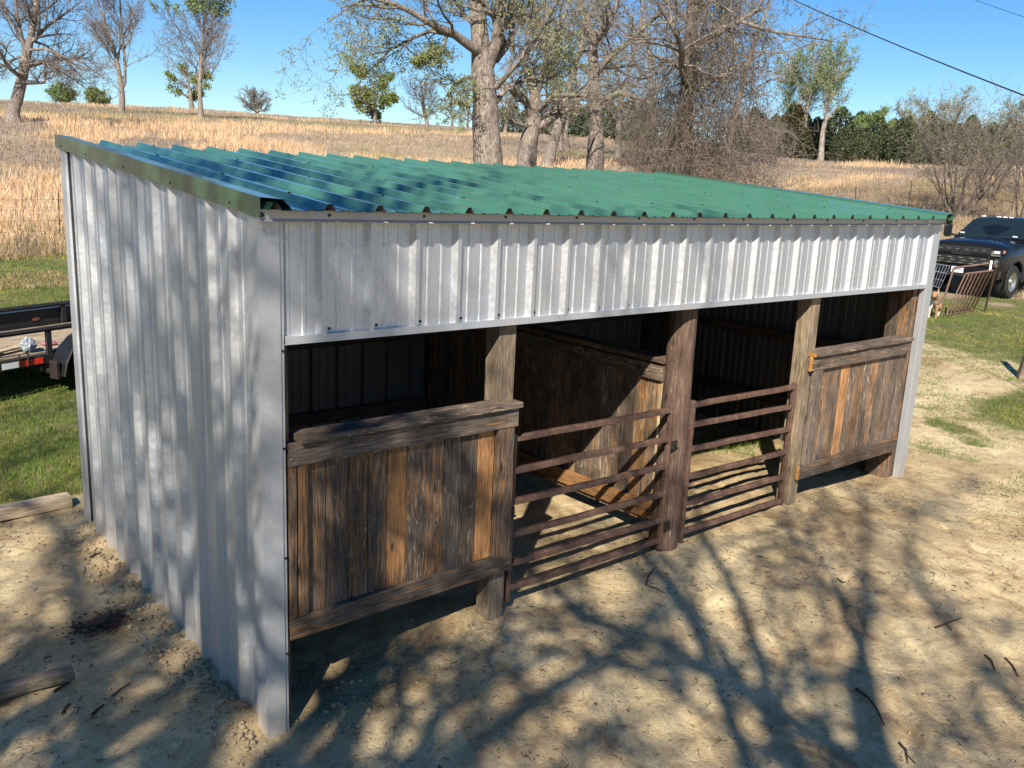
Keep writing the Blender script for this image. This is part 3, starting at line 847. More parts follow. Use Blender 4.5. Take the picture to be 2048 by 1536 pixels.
ELM = dict(seg=[9, 7, 6, 4, 3], wander=[.05, .10, .13, .16, .2], up=[.04, .09, .07, .04, .02], nch=[13, 10, 8, 6], t0=[.22, .15, .15, .1],
           ang=[(28, 55), (25, 50), (25, 50), (25, 50)], lr=[.50, .48, .45, .45], rr=[.42, .45, .5, .5], taper=[.3, .3, .3, .3, .4], rmin=.008)
def var(st, **k): d = dict(st); d.update(k); return d
def make_tree(base, H, r, st, seed, mtrunk=None, mtwig=None, lean=(0, 0), leaves=None, name='oak_tree', sides=(12, 8, 5, 3, 3), label='', cat='tree', group=None,
              limbs=None, trunk=None, crown_name='crown', nlimb=None, lump=.0):
    rng = np.random.default_rng(seed); base = Vector(base)
    root = thing(name, base, label, cat, group)
    out = {}; tips = []
    O = np.zeros(3)
    if trunk is None:
        grow(rng, O + [0, 0, -.3], nrm_(np.array([lean[0], lean[1], 1.0])), H * st.get('tf', .72), r, 0, st, out, tips)
    else:
        pts, rad = trunk
        pts = np.array(pts, float); rad = np.array(rad, float)
        dirs = np.vstack([pts[1:] - pts[:-1], pts[-1:] - pts[-2:-1]]); L = np.linalg.norm(dirs, axis=1).sum()
        out[0] = [(pts, rad)]
        if nlimb != 0: sprout(rng, pts, dirs, rad, H * .62, 0, st, out, tips, nch=nlimb)
    for lp, lr_ in (limbs or []):
        lp = np.array(lp, float); lr_ = np.array(lr_, float)
        dirs = np.vstack([lp[1:] - lp[:-1], lp[-1:] - lp[-2:-1]]); L = np.linalg.norm(dirs, axis=1).sum()
        out.setdefault(1, []).append((lp, lr_))
        sprout(rng, lp, dirs, lr_, L, 1, st, out, tips, t0=.15)
    # flare and lumps on the trunk
    p, rr_ = out[0][0]; k = len(p)
    rr_ = rr_.copy(); rr_[0] *= 1.35
    if k > 1: rr_[1] *= 1.08
    nn = 5
    tt = np.linspace(0, k - 1, (k - 1) * nn + 1)
    p2 = np.stack([np.interp(tt, np.arange(k), p[:, i]) for i in range(3)], 1); r2 = np.interp(tt, np.arange(k), rr_)
    # smooth a little
    for _ in range(3): p2[1:-1] = (p2[:-2] + p2[1:-1] * 2 + p2[2:]) / 4
    V, F = skin([(p2, r2)], sides[0])
    if lump:
        an = np.arctan2(V[:, 1] - np.repeat(p2[:, 1], sides[0]), V[:, 0] - np.repeat(p2[:, 0], sides[0]))
        cen = np.repeat(p2, sides[0], 0)
        nz = fbm(an * 1.6 + 10, V[:, 2] * 1.5, 3, seed) - .5
        V = cen + (V - cen) * (1 + lump * 2 * nz)[:, None]
    me = fast_mesh('trunk', V, F, None, True)
    o = link('trunk', me, mtrunk or M_BARK, root, base)
    lim = out.get(1, [])
    VV = []; FF = []; b = 0
    for lv in sorted(out):
        if lv == 0: continue
        V, F = skin(out[lv], sides[min(lv, len(sides) - 1)]); VV.append(V); FF.append(F + b); b += len(V)
    if VV:
        me = fast_mesh(crown_name, np.concatenate(VV), np.concatenate(FF), None, True)
        link(crown_name, me, mtwig or M_TWIG, root, base)
    if leaves:
        T = np.array(tips); f = leaves.get('frac', 1.0)
        if 'zmin' in leaves: T = T[T[:, 2] > leaves['zmin']]
        if leaves.get('clump'):
            c_ = leaves['clump']; T = T[vnoise(T[:, 0] * c_ + T[:, 2] * .7 * c_ + 50, T[:, 1] * c_ - T[:, 2] * c_ + 50, seed) > .52]
        if f < 1: T = T[rng.uniform(size=len(T)) < f]
        V, F, c = quads(rng, T, leaves['s'][0], leaves['s'][1], leaves['n'], leaves['spread'])
        o = link('foliage', fast_mesh('foliage', V, F, c), leaves['mat'], root, base)
    return root
def loc_of(base, u, v, D, jz=0):       # pixel at distance D, relative to base
    p = at(u, v, D); return [p.x - base[0], p.y - base[1], p.z - base[2] + jz]
def copy_tree(src, loc, rz, sc, label):
    r = src.copy(); COL.objects.link(r); r.location = loc; r.rotation_euler = (0, 0, rz); r.scale = (sc, sc, sc); r['label'] = label
    for ch in src.children:
        c = ch.copy(); COL.objects.link(c); c.parent = r
    return r

G_OAK = 'bare oaks behind the shelter'
# the big oak ----
Db = 31; bb = gpt(977, Db)
L0 = lambda u, v, d=Db: loc_of(bb, u, v, d)
trunk = ([[0, 0, -.4], L0(975, 420), L0(976, 330), L0(972, 260), L0(970, 200), L0(966, 150), L0(962, 100), L0(957, 50), L0(952, 0), L0(940, -90), L0(925, -200)],
         [.60, .56, .52, .47, .42, .38, .32, .27, .25, .19, .10])
limbs = [
    ([L0(968, 112), L0(935, 88, Db - .6), L0(905, 66, Db - 1), L0(870, 52, Db - 1.3), L0(830, 28, Db - 1.5), L0(790, 8, Db - 1.8), L0(740, -4, Db - 2), L0(700, 12, Db - 2), L0(655, 45, Db - 2)], [.20, .17, .15, .13, .10, .08, .06, .035, .015]),
    ([L0(900, 64, Db - 1), L0(860, 62, Db - .6), L0(820, 78, Db - .4), L0(780, 100, Db), L0(750, 130, Db), L0(725, 152, Db)], [.09, .075, .06, .045, .03, .012]),
    ([L0(893, 72, Db - 1), L0(885, 95, Db - 1.2), L0(872, 112, Db - 1.2), L0(852, 120, Db - 1.2)], [.075, .06, .045, .02]),
    ([L0(970, 150), L0(935, 155, Db - .5), L0(910, 168, Db - .8), L0(895, 190, Db - 1), L0(905, 208, Db - 1.1)], [.10, .085, .07, .05, .015]),
    ([L0(975, 130), L0(995, 80), L0(1000, 30), L0(1004, -60), L0(1010, -160)], [.28, .24, .22, .17, .08]),
    ([L0(990, 120, Db + .3), L0(1022, 80, Db + .5), L0(1028, 20, Db + .8), L0(1035, -60, Db + 1), L0(1050, -150, Db + 1)], [.17, .13, .11, .09, .04]),
    ([L0(992, 175, Db - .2), L0(1010, 155, Db - .5), L0(1040, 120, Db - .8), L0(1075, 70, Db - 1), L0(1110, 10, Db - 1.2), L0(1150, -60, Db - 1.4)], [.12, .10, .085, .07, .06, .03]),
    ([L0(990, 205), L0(1015, 175, Db + .8), L0(1050, 160, Db + 1.4), L0(1090, 165, Db + 2), L0(1120, 140, Db + 2.2)], [.13, .10, .08, .06, .02]),
    ([L0(957, 60), L0(930, 30, Db + .5), L0(900, -10, Db + 1), L0(860, -60, Db + 1)], [.10, .08, .06, .02]),
]
TW = var(OAK, nch=[8, 12, 9, 7], rmin=.006, ang=[(45, 80), (35, 70), (30, 70), (30, 65)])
make_tree(bb, 13, .5, TW, 5, lump=.10, trunk=trunk, limbs=[(a, [q * .86 for q in b_]) for a, b_ in limbs], nlimb=0, sides=(20, 8, 5, 3, 3),
          leaves=dict(mat=M_BUD, s=(.025, .055), n=2, spread=.05), label='largest pale oak trunk rising behind the middle of the roof, budding limb reaching left', group=G_OAK)
# shorter thick oak right of it
D2 = 42; b2 = gpt(1055, D2); L2 = lambda u, v, d=D2: loc_of(b2, u, v, d)
trunk = ([[0, 0, -.3], L2(1053, 330), L2(1056, 290), L2(1066, 250), L2(1072, 215), L2(1068, 175), L2(1060, 140)], [.52, .46, .43, .36, .30, .22, .10])
limbs = [([L2(1066, 240), L2(1050, 200, D2 - .5), L2(1020, 178, D2 - 1), L2(990, 150, D2 - 1)], [.2, .15, .1, .04]),
         ([L2(1070, 225), L2(1110, 190, D2 - 1), L2(1160, 190, D2 - 1.5), L2(1200, 200, D2 - 2)], [.18, .12, .08, .03]),
         ([L2(1068, 200), L2(1085, 150), L2(1100, 90), L2(1130, 30), L2(1150, -60)], [.18, .15, .12, .08, .04]),
         ([L2(1066, 190), L2(1050, 130), L2(1056, 60), L2(1070, -20)], [.16, .12, .08, .04]),
         ([L2(1062, 255), L2(1030, 245, D2 - 1), L2(1010, 225, D2 - 1)], [.1, .07, .03]),
         ([L2(1074, 240), L2(1100, 225, D2 + 1), L2(1140, 240, D2 + 2)], [.12, .08, .03])]
make_tree(b2, 12, .4, OAK, 8, lump=.12, trunk=trunk, limbs=limbs, nlimb=2, mtwig=M_TWIG,
          leaves=dict(mat=M_BUD, s=(.03, .06), n=1, spread=.05, frac=.4), label='short stout oak trunk just right of the largest pale oak', group=G_OAK)
D3 = 62; b3 = gpt(1092, D3)
make_tree(b3, 15, .40, OAK, 13, lump=.15, lean=(.03, 0), label='small pale crooked oak far behind, between the stout oak and the tall one', group=G_OAK, sides=(10, 6, 4, 3, 3))
D4 = 46; b4 = gpt(1188, D4); L4 = lambda u, v, d=D4: loc_of(b4, u, v, d)
trunk = ([[0, 0, -.3], L4(1190, 330), L4(1192, 285), L4(1193, 240), L4(1190, 190), L4(1187, 130), L4(1184, 75), L4(1172, 45), L4(1160, 10), L4(1150, -60)],
         [.46, .42, .40, .34, .30, .27, .25, .2, .16, .1])
limbs = [([L4(1186, 75), L4(1215, 50), L4(1232, 20), L4(1240, -40)], [.18, .14, .1, .05]),
         ([L4(1192, 150), L4(1215, 120, D4 - 1), L4(1260, 80, D4 - 1), L4(1300, 45, D4 - 1), L4(1340, 10, D4 - 1)], [.16, .14, .11, .08, .04]),
         ([L4(1194, 205), L4(1240, 185, D4 - .5), L4(1290, 200, D4 - 1), L4(1310, 215, D4 - 1), L4(1320, 245, D4 - 1)], [.17, .14, .1, .07, .03]),
         ([L4(1190, 195), L4(1150, 188, D4 - .5), L4(1110, 195, D4 - 1), L4(1080, 215, D4 - 1)], [.14, .1, .07, .03]),
         ([L4(1180, 70), L4(1150, 65, D4 + .5), L4(1120, 80, D4 + 1), L4(1090, 70, D4 + 1)], [.12, .1, .06, .03]),
         ([L4(1194, 240), L4(1210, 200, D4 + 1), L4(1250, 160, D4 + 2)], [.1, .08, .03]),
         ([L4(1192, 135), L4(1230, 135, D4 + 1), L4(1270, 130, D4 + 1.5), L4(1310, 140, D4 + 1.5)], [.12, .08, .05, .02])]
make_tree(b4, 14, .4, OAK, 21, lump=.13, trunk=trunk, limbs=limbs, nlimb=3, mtrunk=M_BARK,
          label='tall slim oak with a burled base left of the vine tangled tree', group=G_OAK)
# vine tangled tree
D5 = 37; b5 = gpt(1385, D5); L5 = lambda u, v, d=D5: loc_of(b5, u, v, d)
trunk = ([[0, 0, -.3], L5(1375, 330), L5(1370, 250), L5(1375, 170), L5(1380, 100), L5(1385, 30), L5(1388, -60), L5(1392, -160)], [.38, .34, .33, .30, .27, .24, .17, .08])
limbs = [([L5(1380, 100), L5(1425, 70, D5 - .6), L5(1475, 45, D5 - 1), L5(1515, 20, D5 - 1), L5(1530, -20, D5 - 1)], [.13, .12, .10, .08, .03]),
         ([L5(1480, 42, D5 - 1), L5(1540, 62, D5 - 1), L5(1600, 72, D5 - 1), L5(1640, 78, D5 - 1), L5(1680, 85, D5 - 1)], [.07, .06, .045, .03, .012]),
         ([L5(1374, 190), L5(1420, 165, D5 - .8), L5(1470, 135, D5 - 1), L5(1520, 110, D5 - 1), L5(1527, 92, D5 - 1)], [.10, .08, .06, .05, .03]),
         ([L5(1376, 150), L5(1340, 120, D5 + .5), L5(1300, 110, D5 + 1), L5(1260, 130, D5 + 1)], [.1, .08, .05, .02]),
         ([L5(1385, 50), L5(1350, 20), L5(1320, -10), L5(1290, -60)], [.12, .08, .06, .03]),
         ([L5(1386, 30), L5(1420, 0), L5(1460, -50), L5(1500, -100)], [.12, .09, .06, .03])]
root5 = make_tree(b5, 14, .4, var(OAK, nch=[8, 10, 8, 7], rmin=.007), 34, trunk=trunk, limbs=limbs, nlimb=4, mtrunk=M_BARKD, sides=(12, 7, 4, 3, 3),
          leaves=dict(mat=M_BUD, s=(.03, .06), n=1, spread=.06, frac=.35), label='bare tree smothered in a drooping mass of dead vines', cat='tree', group=G_OAK)
# drooping vines: arching out of the trunk and falling
rng = np.random.default_rng(3); br = []; br2 = []
for k in range(850):
    h = 1.0 + 8.5 * rng.uniform() ** 1.15; a = rng.uniform(0, 6.28); reach = rng.uniform(.3, 1) ** .7 * (4.9 - .30 * h)
    p = np.array([math.cos(a), math.sin(a), 0]) * rng.uniform(0, .9) + [0, 0, h]
    q = np.array([math.cos(a), math.sin(a), 0]) * reach
    top = rng.uniform(-.2, 1.3); drop = h * rng.uniform(.1, .95)
    sw = rng.normal(0, .5, 3); pts = []
    for i in range(9):
        t = i / 8; pts.append(p + q * t + sw * math.sin(t * 5) + np.array([0, 0, top * math.sin(min(1, t * 1.6) * math.pi / 2) - drop * t ** 2.0]) + rng.normal(0, .16, 3) * t)
    r = rng.uniform(.006, .020); br.append((np.array(pts), r * np.linspace(1, .35, 9)))
    for j in range(6):
        i = rng.integers(2, 8); s = pts[i]; d = nrm_(rng.normal(0, 1, 3) + [0, 0, -.2])
        L = rng.uniform(.3, 1.5); br2.append((np.array([s, s + d * L * .5 + rng.normal(0, .09, 3), s + d * L + rng.normal(0, .15, 3)]), np.array([.008, .006, .004])))
V1, F1 = skin(br, 3); V2, F2 = skin(br2, 3)
link('vine_mass', fast_mesh('vine_mass', np.concatenate([V1, V2]), np.concatenate([F1, F2 + len(V1)])), M_TWIGB, root5, b5)

# left trees
G_L = 'bare trees on the left slope'
DL = 72; bl = gpt(25, DL); LL = lambda u, v, d=DL: loc_of(bl, u, v, d)
trunk = ([[0, 0, -.4], LL(25, 225), LL(38, 185), LL(46, 150), LL(52, 115), LL(60, 80), LL(68, 45), LL(72, 10), LL(78, -60)], [.48, .40, .37, .34, .31, .24, .19, .15, .07])
limbs = [([LL(50, 100), LL(42, 70), LL(34, 35), LL(30, -10), LL(20, -60)], [.24, .2, .16, .12, .05]),
         ([LL(60, 85), LL(90, 55), LL(115, 38), LL(140, 20), LL(165, 0)], [.2, .16, .12, .09, .04]),
         ([LL(45, 165, DL - 1), LL(70, 165, DL - 1), LL(88, 165, DL - 1), LL(90, 145, DL - 1), LL(110, 142, DL - 1), LL(150, 150, DL - 1)], [.22, .18, .16, .13, .09, .04]),
         ([LL(52, 100), LL(90, 98, DL - 1), LL(130, 115, DL - 1), LL(165, 125, DL - 1), LL(200, 150, DL - 1)], [.15, .12, .09, .07, .03]),
         ([LL(50, 110), LL(25, 120), LL(0, 135), LL(-40, 140)], [.14, .11, .08, .04]),
         ([LL(60, 80), LL(90, 90), LL(120, 110), LL(150, 140), LL(185, 175)], [.14, .1, .08, .06, .02]),
         ([LL(52, 120), LL(100, 130, DL + 1), LL(150, 160, DL + 1), LL(175, 180, DL + 1)], [.14, .1, .06, .03])]
make_tree(bl, 14, .5, var(OAK, rmin=.012, nch=[9, 11, 9, 7]), 41, lump=.06, trunk=trunk, limbs=[(a, [q * .75 for q in b_]) for a, b_ in limbs], nlimb=8, sides=(12, 6, 4, 3, 3), label='gnarled bare oak leaning right at the far left', group=G_L)
D = 108; b = gpt(242, D); LL = lambda u, v, d=D: loc_of(b, u, v, d)
trunk = ([[0, 0, -.4], LL(245, 190), LL(240, 160), LL(236, 130), LL(228, 100), LL(215, 60), LL(205, 30), LL(195, 0), LL(185, -40)], [.30, .27, .26, .22, .17, .14, .11, .08, .04])
limbs = [([LL(243, 178), LL(250, 165), LL(250, 130), LL(247, 90), LL(243, 50), LL(240, 0), LL(238, -50)], [.26, .22, .2, .17, .13, .1, .05]),
         ([LL(247, 100), LL(262, 75), LL(270, 50), LL(275, 20)], [.12, .08, .06, .03]),
         ([LL(236, 130), LL(240, 90), LL(238, 50), LL(230, 20)], [.12, .1, .07, .03]),
         ([LL(228, 100), LL(205, 85), LL(190, 70), LL(180, 50)], [.1, .07, .05, .02])]
make_tree(b, 16, .4, var(ELM, rmin=.016, nch=[6, 11, 9, 6]), 52, trunk=trunk, limbs=[(a, [q * .8 for q in b_]) for a, b_ in limbs], nlimb=8, sides=(10, 5, 3, 3, 3), label='tall narrow bare tree with a forked trunk, second from the left', group=G_L)
D = 106; b = gpt(402, D)
make_tree(b, 14.6, .27, var(ELM, tf=.86, rmin=.016, nch=[24, 10, 8, 6], ang=[(30, 55), (28, 55), (25, 55), (25, 50)], lr=[.46, .46, .45, .42]), 63,
          sides=(10, 5, 3, 3, 3), leaves=dict(mat=M_LEAFP, s=(.10, .2), n=1, spread=.18, frac=.35, zmin=10.8), label='upright bare tree with green leaves only at its top', group=G_L)
D = 170; b = gpt(385, D)
make_tree(b, 12, .5, var(OAK, tf=.45, t0=[.3, .2, .15, .1], nch=[9, 7, 6, 4], lr=[.75, .55, .5, .5], rmin=.03), 72, sides=(8, 5, 3, 3, 3),
          leaves=dict(mat=M_LEAF, s=(.12, .26), n=5, spread=.28, clump=.9), name='green_oak', label='rounded green oak on the hill crest behind the upright bare tree')
D = 180
for u, h, w_, sd, lb, mt in ((122, 4.6, 1, 81, 'airy pale green bush on the crest at far left', M_LEAFP), (190, 4.2, 1, 82, 'low wide green bush on the crest beside the pale green one', M_LEAF)):
    b = gpt(u, D)
    make_tree(b, h, .16, var(OAK, tf=.4, t0=[.05, .1, .1, .1], nch=[12, 7, 6, 4], lr=[1.3, .6, .5, .5], ang=[(30, 75), (25, 60), (30, 60), (30, 60)], rmin=.02), sd, sides=(6, 4, 3, 3, 3),
              leaves=dict(mat=mt, s=(.12, .25), n=4, spread=.25, clump=1.3), name='green_bush', label=lb, cat='bush')
D = 165; b = gpt(515, D)
make_tree(b, 6.6, .36, var(ELM, tf=.42, t0=[.12, .12, .1, .1], nch=[14, 9, 8, 6], lr=[1.25, .5, .46, .45], ang=[(35, 80), (25, 50), (25, 50), (25, 50)], up=[.04, .04, .03, .0, 0], rmin=.022), 91, sides=(8, 5, 3, 3, 3), label='small rounded bare tree alone on the hill crest')
D = 150; b = gpt(750, D)
make_tree(b, 9.6, .34, var(OAK, tf=.72, t0=[.12, .2, .15, .1], nch=[7, 7, 6, 4], lr=[.62, .55, .5, .5], ang=[(45, 85), (30, 65), (30, 65), (30, 60)], rmin=.03), 95, sides=(8, 5, 3, 3, 3),
          leaves=dict(mat=M_LEAF, s=(.16, .34), n=6, spread=.28, clump=.8), name='green_oak', label='irregular green tree on the hill crest left of the round bare tree')
D = 132; b = gpt(855, D)
make_tree(b, 10.5, .34, var(ELM, tf=.5, t0=[.22, .12, .1, .1], nch=[15, 9, 7, 6], lr=[.82, .5, .46, .45], ang=[(30, 75), (25, 50), (25, 50), (25, 50)], rmin=.018), 96, sides=(8, 5, 3, 3, 3), mtwig=M_BARKD, label='round headed bare tree just left of the largest pale oak')
for u, D, h, sd, lb, lv in ((1120, 75, 15.5, 131, 'tall bare oak crown rising between the stout oak and the tall slim oak', .2), (1235, 70, 15.5, 132, 'tall bare oak crown just right of the tall slim oak', .1), (1310, 64, 14.5, 133, 'tall bare oak crown touching the left of the vine tangle', .25), (1450, 62, 14.5, 134, 'bare oak crown rising behind the right of the vine tangle', .2), (905, 145, 6.0, 97, 'pale budding bare tree close behind the round headed one', .4), (935, 150, 5.5, 98, 'faint green bare tree touching the largest oak trunk', .6),
                        (1010, 120, 7.5, 99, 'distant bare tree seen between the two stout oaks', .2), (1130, 110, 8.5, 101, 'bare oak crown in the gap left of the tall slim oak', .0),
                        (1240, 100, 7.5, 102, 'bare spreading oak behind the tall slim one', .0), (1290, 95, 7.0, 104, 'pale green bare tree behind the vine tangle, left side', .5)):
    b = gpt(u, D)
    make_tree(b, h * 1.25, .26, var(OAK, tf=.6, nch=[9, 7, 6, 5], rmin=.018), sd, sides=(7, 4, 3, 3, 3), leaves=dict(mat=M_BUD, s=(.05, .11), n=1, spread=.1, frac=lv * .5) if lv else None, label=lb)
# slim trees at right
for u, D, h, ln, sd, lb in ((1572, 92, 8.8, (.0, .02), 111, 'slimmest of three tall trees with pale green tops'), (1605, 90, 10.2, (.0, .0), 112, 'straight tall tree with pale green top, middle of three'),
                        (1640, 86, 10.3, (.13, -.11), 113, 'right leaning tall tree with pale trunk and pale green top')):
    b = gpt(u, D)
    make_tree(b, h, .27 if u > 1600 else .18, var(ELM, tf=.85, t0=[.34, .2, .15, .1], nch=[15, 7, 6, 5], lr=[.42, .46, .45, .42], ang=[(18, 42), (22, 45), (25, 50), (25, 50)], rmin=.014), sd,
              sides=(10, 5, 3, 3, 3), mtwig=M_TWIGP, mtrunk=M_TWIGP, leaves=dict(mat=M_LEAFP, s=(.05, .11), n=2, spread=.14, frac=.42, zmin=4.2), name='slim_tree', label=lb, group='slim pale green trees')
for u, D, h, sd, lb, lv in ((1738, 96, 5.2, 121, 'low forked tree with pale green crown right of the slim trees', .5), (1800, 100, 6.4, 122, 'bare crown standing over the dark cedars, left one', .1),
                        (1850, 98, 6.6, 123, 'bare crown over the dark cedars behind the many stemmed tree', .1), (1905, 100, 8.2, 124, 'tall bare crown behind the many stemmed tree', .1),
                        (1985, 97, 7.2, 125, 'bare crown right of the many stemmed tree', .1), (2040, 95, 7.6, 126, 'bare crown at the right edge above the truck', .1)):
    b = gpt(u, D)
    make_tree(b, h * 1.3, .2, var(OAK, tf=.6, nch=[9, 8, 7, 5], rmin=.014), sd, sides=(7, 4, 3, 3, 3), mtwig=M_TWIGP,
              leaves=dict(mat=M_LEAFP if lv == .5 else M_BUD, s=(.06, .12), n=2, spread=.15, frac=lv), label=lb)
# many stemmed bare tree near the truck, and shrubs
def shrub(u, D, h, stems, seed, label, spread=.55, name='bare_shrub', cat='shrub', r=.05, lv=0, mt=None, dens=1.0):
    rng = np.random.default_rng(seed); b = gpt(u, D); out = {}; tips = []
    st = var(ELM, seg=[8, 6, 5, 3], wander=[.09, .16, .2, .22], up=[.05, .05, .03, .0], nch=[int(8 * dens), int(7 * dens), int(5 * dens)], t0=[.2, .12, .1], ang=[(20, 50), (20, 55), (25, 60)],
             lr=[.5, .5, .5], rr=[.5, .5, .5], taper=[.3, .3, .4, .5], rmin=.006)
    for k in range(stems):
        a = 6.28 * k / stems + rng.uniform(-.3, .3); s = rng.uniform(.1, spread)
        grow(rng, np.array([math.cos(a) * .15, math.sin(a) * .15, -.1]), nrm_(np.array([math.cos(a) * s, math.sin(a) * s, 1])), h * rng.uniform(.6, .8), r * rng.uniform(.6, 1.1), 0, st, out, tips)
    root = thing(name, b, label, cat)
    V, F = skin(out[0], 6); link('stems', fast_mesh('stems', V, F, None, True), M_BARKD, root, b)
    VV = []; FF = []; q = 0
    for lvv in (1, 2, 3):
        V, F = skin(out[lvv], 3); VV.append(V); FF.append(F + q); q += len(V)
    link('crown', fast_mesh('crown', np.concatenate(VV), np.concatenate(FF)), mt or M_TWIG, root, b)
    if lv:
        T = np.array(tips); T = T[rng.uniform(size=len(T)) < lv]
        V, F, c = quads(rng, T, .02, .05, 1, .04); link('foliage', fast_mesh('foliage', V, F, c), M_BUD, root, b)
    return root
shrub(1915, 47, 6.6, 11, 201, 'many stemmed bare tree standing behind the black truck', .8, 'bare_tree', 'tree', .07, .2, dens=1.2)
shrub(2045, 44, 4.8, 8, 202, 'bare shrub cut by the right edge behind the truck', .7)
shrub(1975, 52, 3.2, 7, 207, 'low bare shrub behind the truck roof', .8)
shrub(1558, 36, 2.0, 8, 203, 'small bare bush at the foot of the vine tangle', .8, r=.03, mt=M_TWIGB)
shrub(1500, 38, 2.6, 9, 208, 'brown bare bush merging with the vine tangle', .8, r=.03, mt=M_TWIGB)
shrub(1700, 34, 2.6, 1, 204, 'single thin bare sapling in the dry field', .2, 'sapling', 'sapling', .025, dens=.6)
shrub(1545, 70, 4.0, 9, 205, 'grey bare thicket left of the slim trees', .8, r=.05)
shrub(1500, 74, 4.2, 9, 209, 'grey thicket behind the vine tangle', .8, r=.05)
shrub(1330, 60, 4.0, 9, 206, 'olive green thicket left of the vine tangle', .7, lv=1, r=.05)
shrub(1270, 64, 4.0, 9, 211, 'bare thicket right of the tall slim oak', .8, lv=.5, r=.05)
shrub(880, 36, 1.5, 12, 210, 'pile of grey brush left of the largest oak', 1.6, 'brush_pile', 'brush', .03, mt=M_TWIGP)
shrub(50, 27, 1.1, 5, 213, 'thin dead weed stalks by the fence at left', .4, 'dead_weed', 'weed', .012, dens=.5)
# cedars (dark evergreen belt)
def cedar_mesh(seed, brown=False):
    rng = np.random.default_rng(seed); N = 2600
    t = rng.uniform(0, 1, N) ** .8; a = rng.uniform(0, 6.28, N)
    prof = (1 - t) ** .7 * (.35 + .65 * np.minimum(1, t * 5)) 
    lob = 1 + .25 * np.sin(a * 3 + seed) + .2 * np.sin(a * 5 + t * 9 + seed)
    r = prof * lob * rng.uniform(.55, 1.0, N) ** .4
    C = np.stack([r * np.cos(a) * .42, r * np.sin(a) * .42, t], 1)
    V, F, c = quads(rng, C, .016, .04, 1, .012, val=(.5, 1.4))
    return fast_mesh('foliage', V, F, c)
protos = {}
tm = MB().tube([(0, 0, -.05), (0, 0, .9)], [.03, .006], 6).mesh('trunk')
def cedar(u, D, h, w, v, label, brown=False):
    key = (v, brown)
    if key not in protos:
        m_ = cedar_mesh(300 + v); m_.materials.append(M_CEDARB if brown else M_CEDAR); protos[key] = m_
    b = gpt(u, D); r = thing('cedar_tree', b, label, 'cedar', 'dark cedars along the far side of the field')
    r.rotation_euler = (0, 0, rnd.uniform(0, 6)); r.scale = (h * w, h * w, h)
    f = bpy.data.objects.new('foliage', protos[key]); COL.objects.link(f); f.parent = r
    k = bpy.data.objects.new('trunk', tm); COL.objects.link(k); k.parent = r
    if not tm.materials: tm.materials.append(M_BARKD)
us = list(range(1470, 2060, 17)); ci = 0
def where(u):
    if u < 1560: return 'beside the vine tangle'
    if u < 1665: return 'behind the three slim trees'
    if u < 1800: return 'between slim trees and many stemmed tree'
    if u < 1960: return 'behind the many stemmed tree'
    return 'above the truck at right edge'
def size(h, w, lo, hi): return ('low ' if h < lo else 'tall ' if h > hi else 'middling ') + ('slender ' if w < 1.0 else 'broad ' if w > 1.15 else '')
for u in us:
    h = 3.5 + .8 * math.sin(u * .021) + rnd.uniform(-.7, .8); br_ = rnd.random() < .3 and u < 1750; w_ = rnd.uniform(.85, 1.3)
    cedar(u + rnd.uniform(-6, 6), 92 + rnd.uniform(-3, 4), h, w_, rnd.randrange(5), size(h, w_, 3.3, 4.0) + ('brownish' if br_ else 'dark green') + ' cedar, far front row, ' + where(u), br_)
for u in us[::2]:
    h = 4.3 + rnd.uniform(-.7, .7)
    cedar(u + rnd.uniform(-6, 6), 103 + rnd.uniform(-3, 4), h, 1.35, rnd.randrange(5), size(h, 1.1, 4.1, 4.6) + 'cedar in the far back row, ' + where(u))
for u in list(range(1010, 1290, 20)):
    h = 3.6 + rnd.uniform(-.5, .9) + (1.2 if u > 1120 else 0)
    cedar(u + rnd.uniform(-6, 6), 128 + rnd.uniform(-5, 5), h, 1.35, rnd.randrange(5),
          size(h, 1.1, 3.8, 4.9) + 'distant cedar ' + ('between the two stout oaks' if u < 1080 else 'left of the tall slim oak' if u < 1190 else 'right of the tall slim oak'))

# trees behind and left of the camera that throw the dappled shade
SH = var(OAK, tf=.66, rmin=.014, t0=[.30, .15, .12, .1], nch=[12, 8, 7, 4], lr=[.60, .50, .46, .42], rr=[.58, .58, .58, .5], taper=[.45, .35, .3, .3, .4])
def shade_tree(x, y, H, r, seed, label, lean=(0, 0), lv=.7):
    make_tree((x, y, gz(x, y)), H, r, SH, seed, lump=.08, lean=lean, sides=(12, 7, 4, 3, 3),
              leaves=dict(mat=M_BUD, s=(.04, .08), n=2, spread=.08, frac=lv) if lv else None, label=label)
shade_tree(-9.0, -8.4, 19.0, .42, 401, 'large budding oak standing left behind the photographer', lv=.35)
shade_tree(-10.0, -4.4, 15.5, .42, 402, 'budding oak in the yard to the left of the shelter')
shade_tree(-8.8, -15.0, 16.5, .34, 403, 'budding oak standing directly behind the photographer')
shade_tree(-6.0, -10.4, 15.5, .27, 405, 'budding oak with spreading limbs a few steps behind the photographer', lv=0)
shade_tree(-14.5, -.6, 15.0, .36, 404, 'budding oak farther out on the left of the yard')

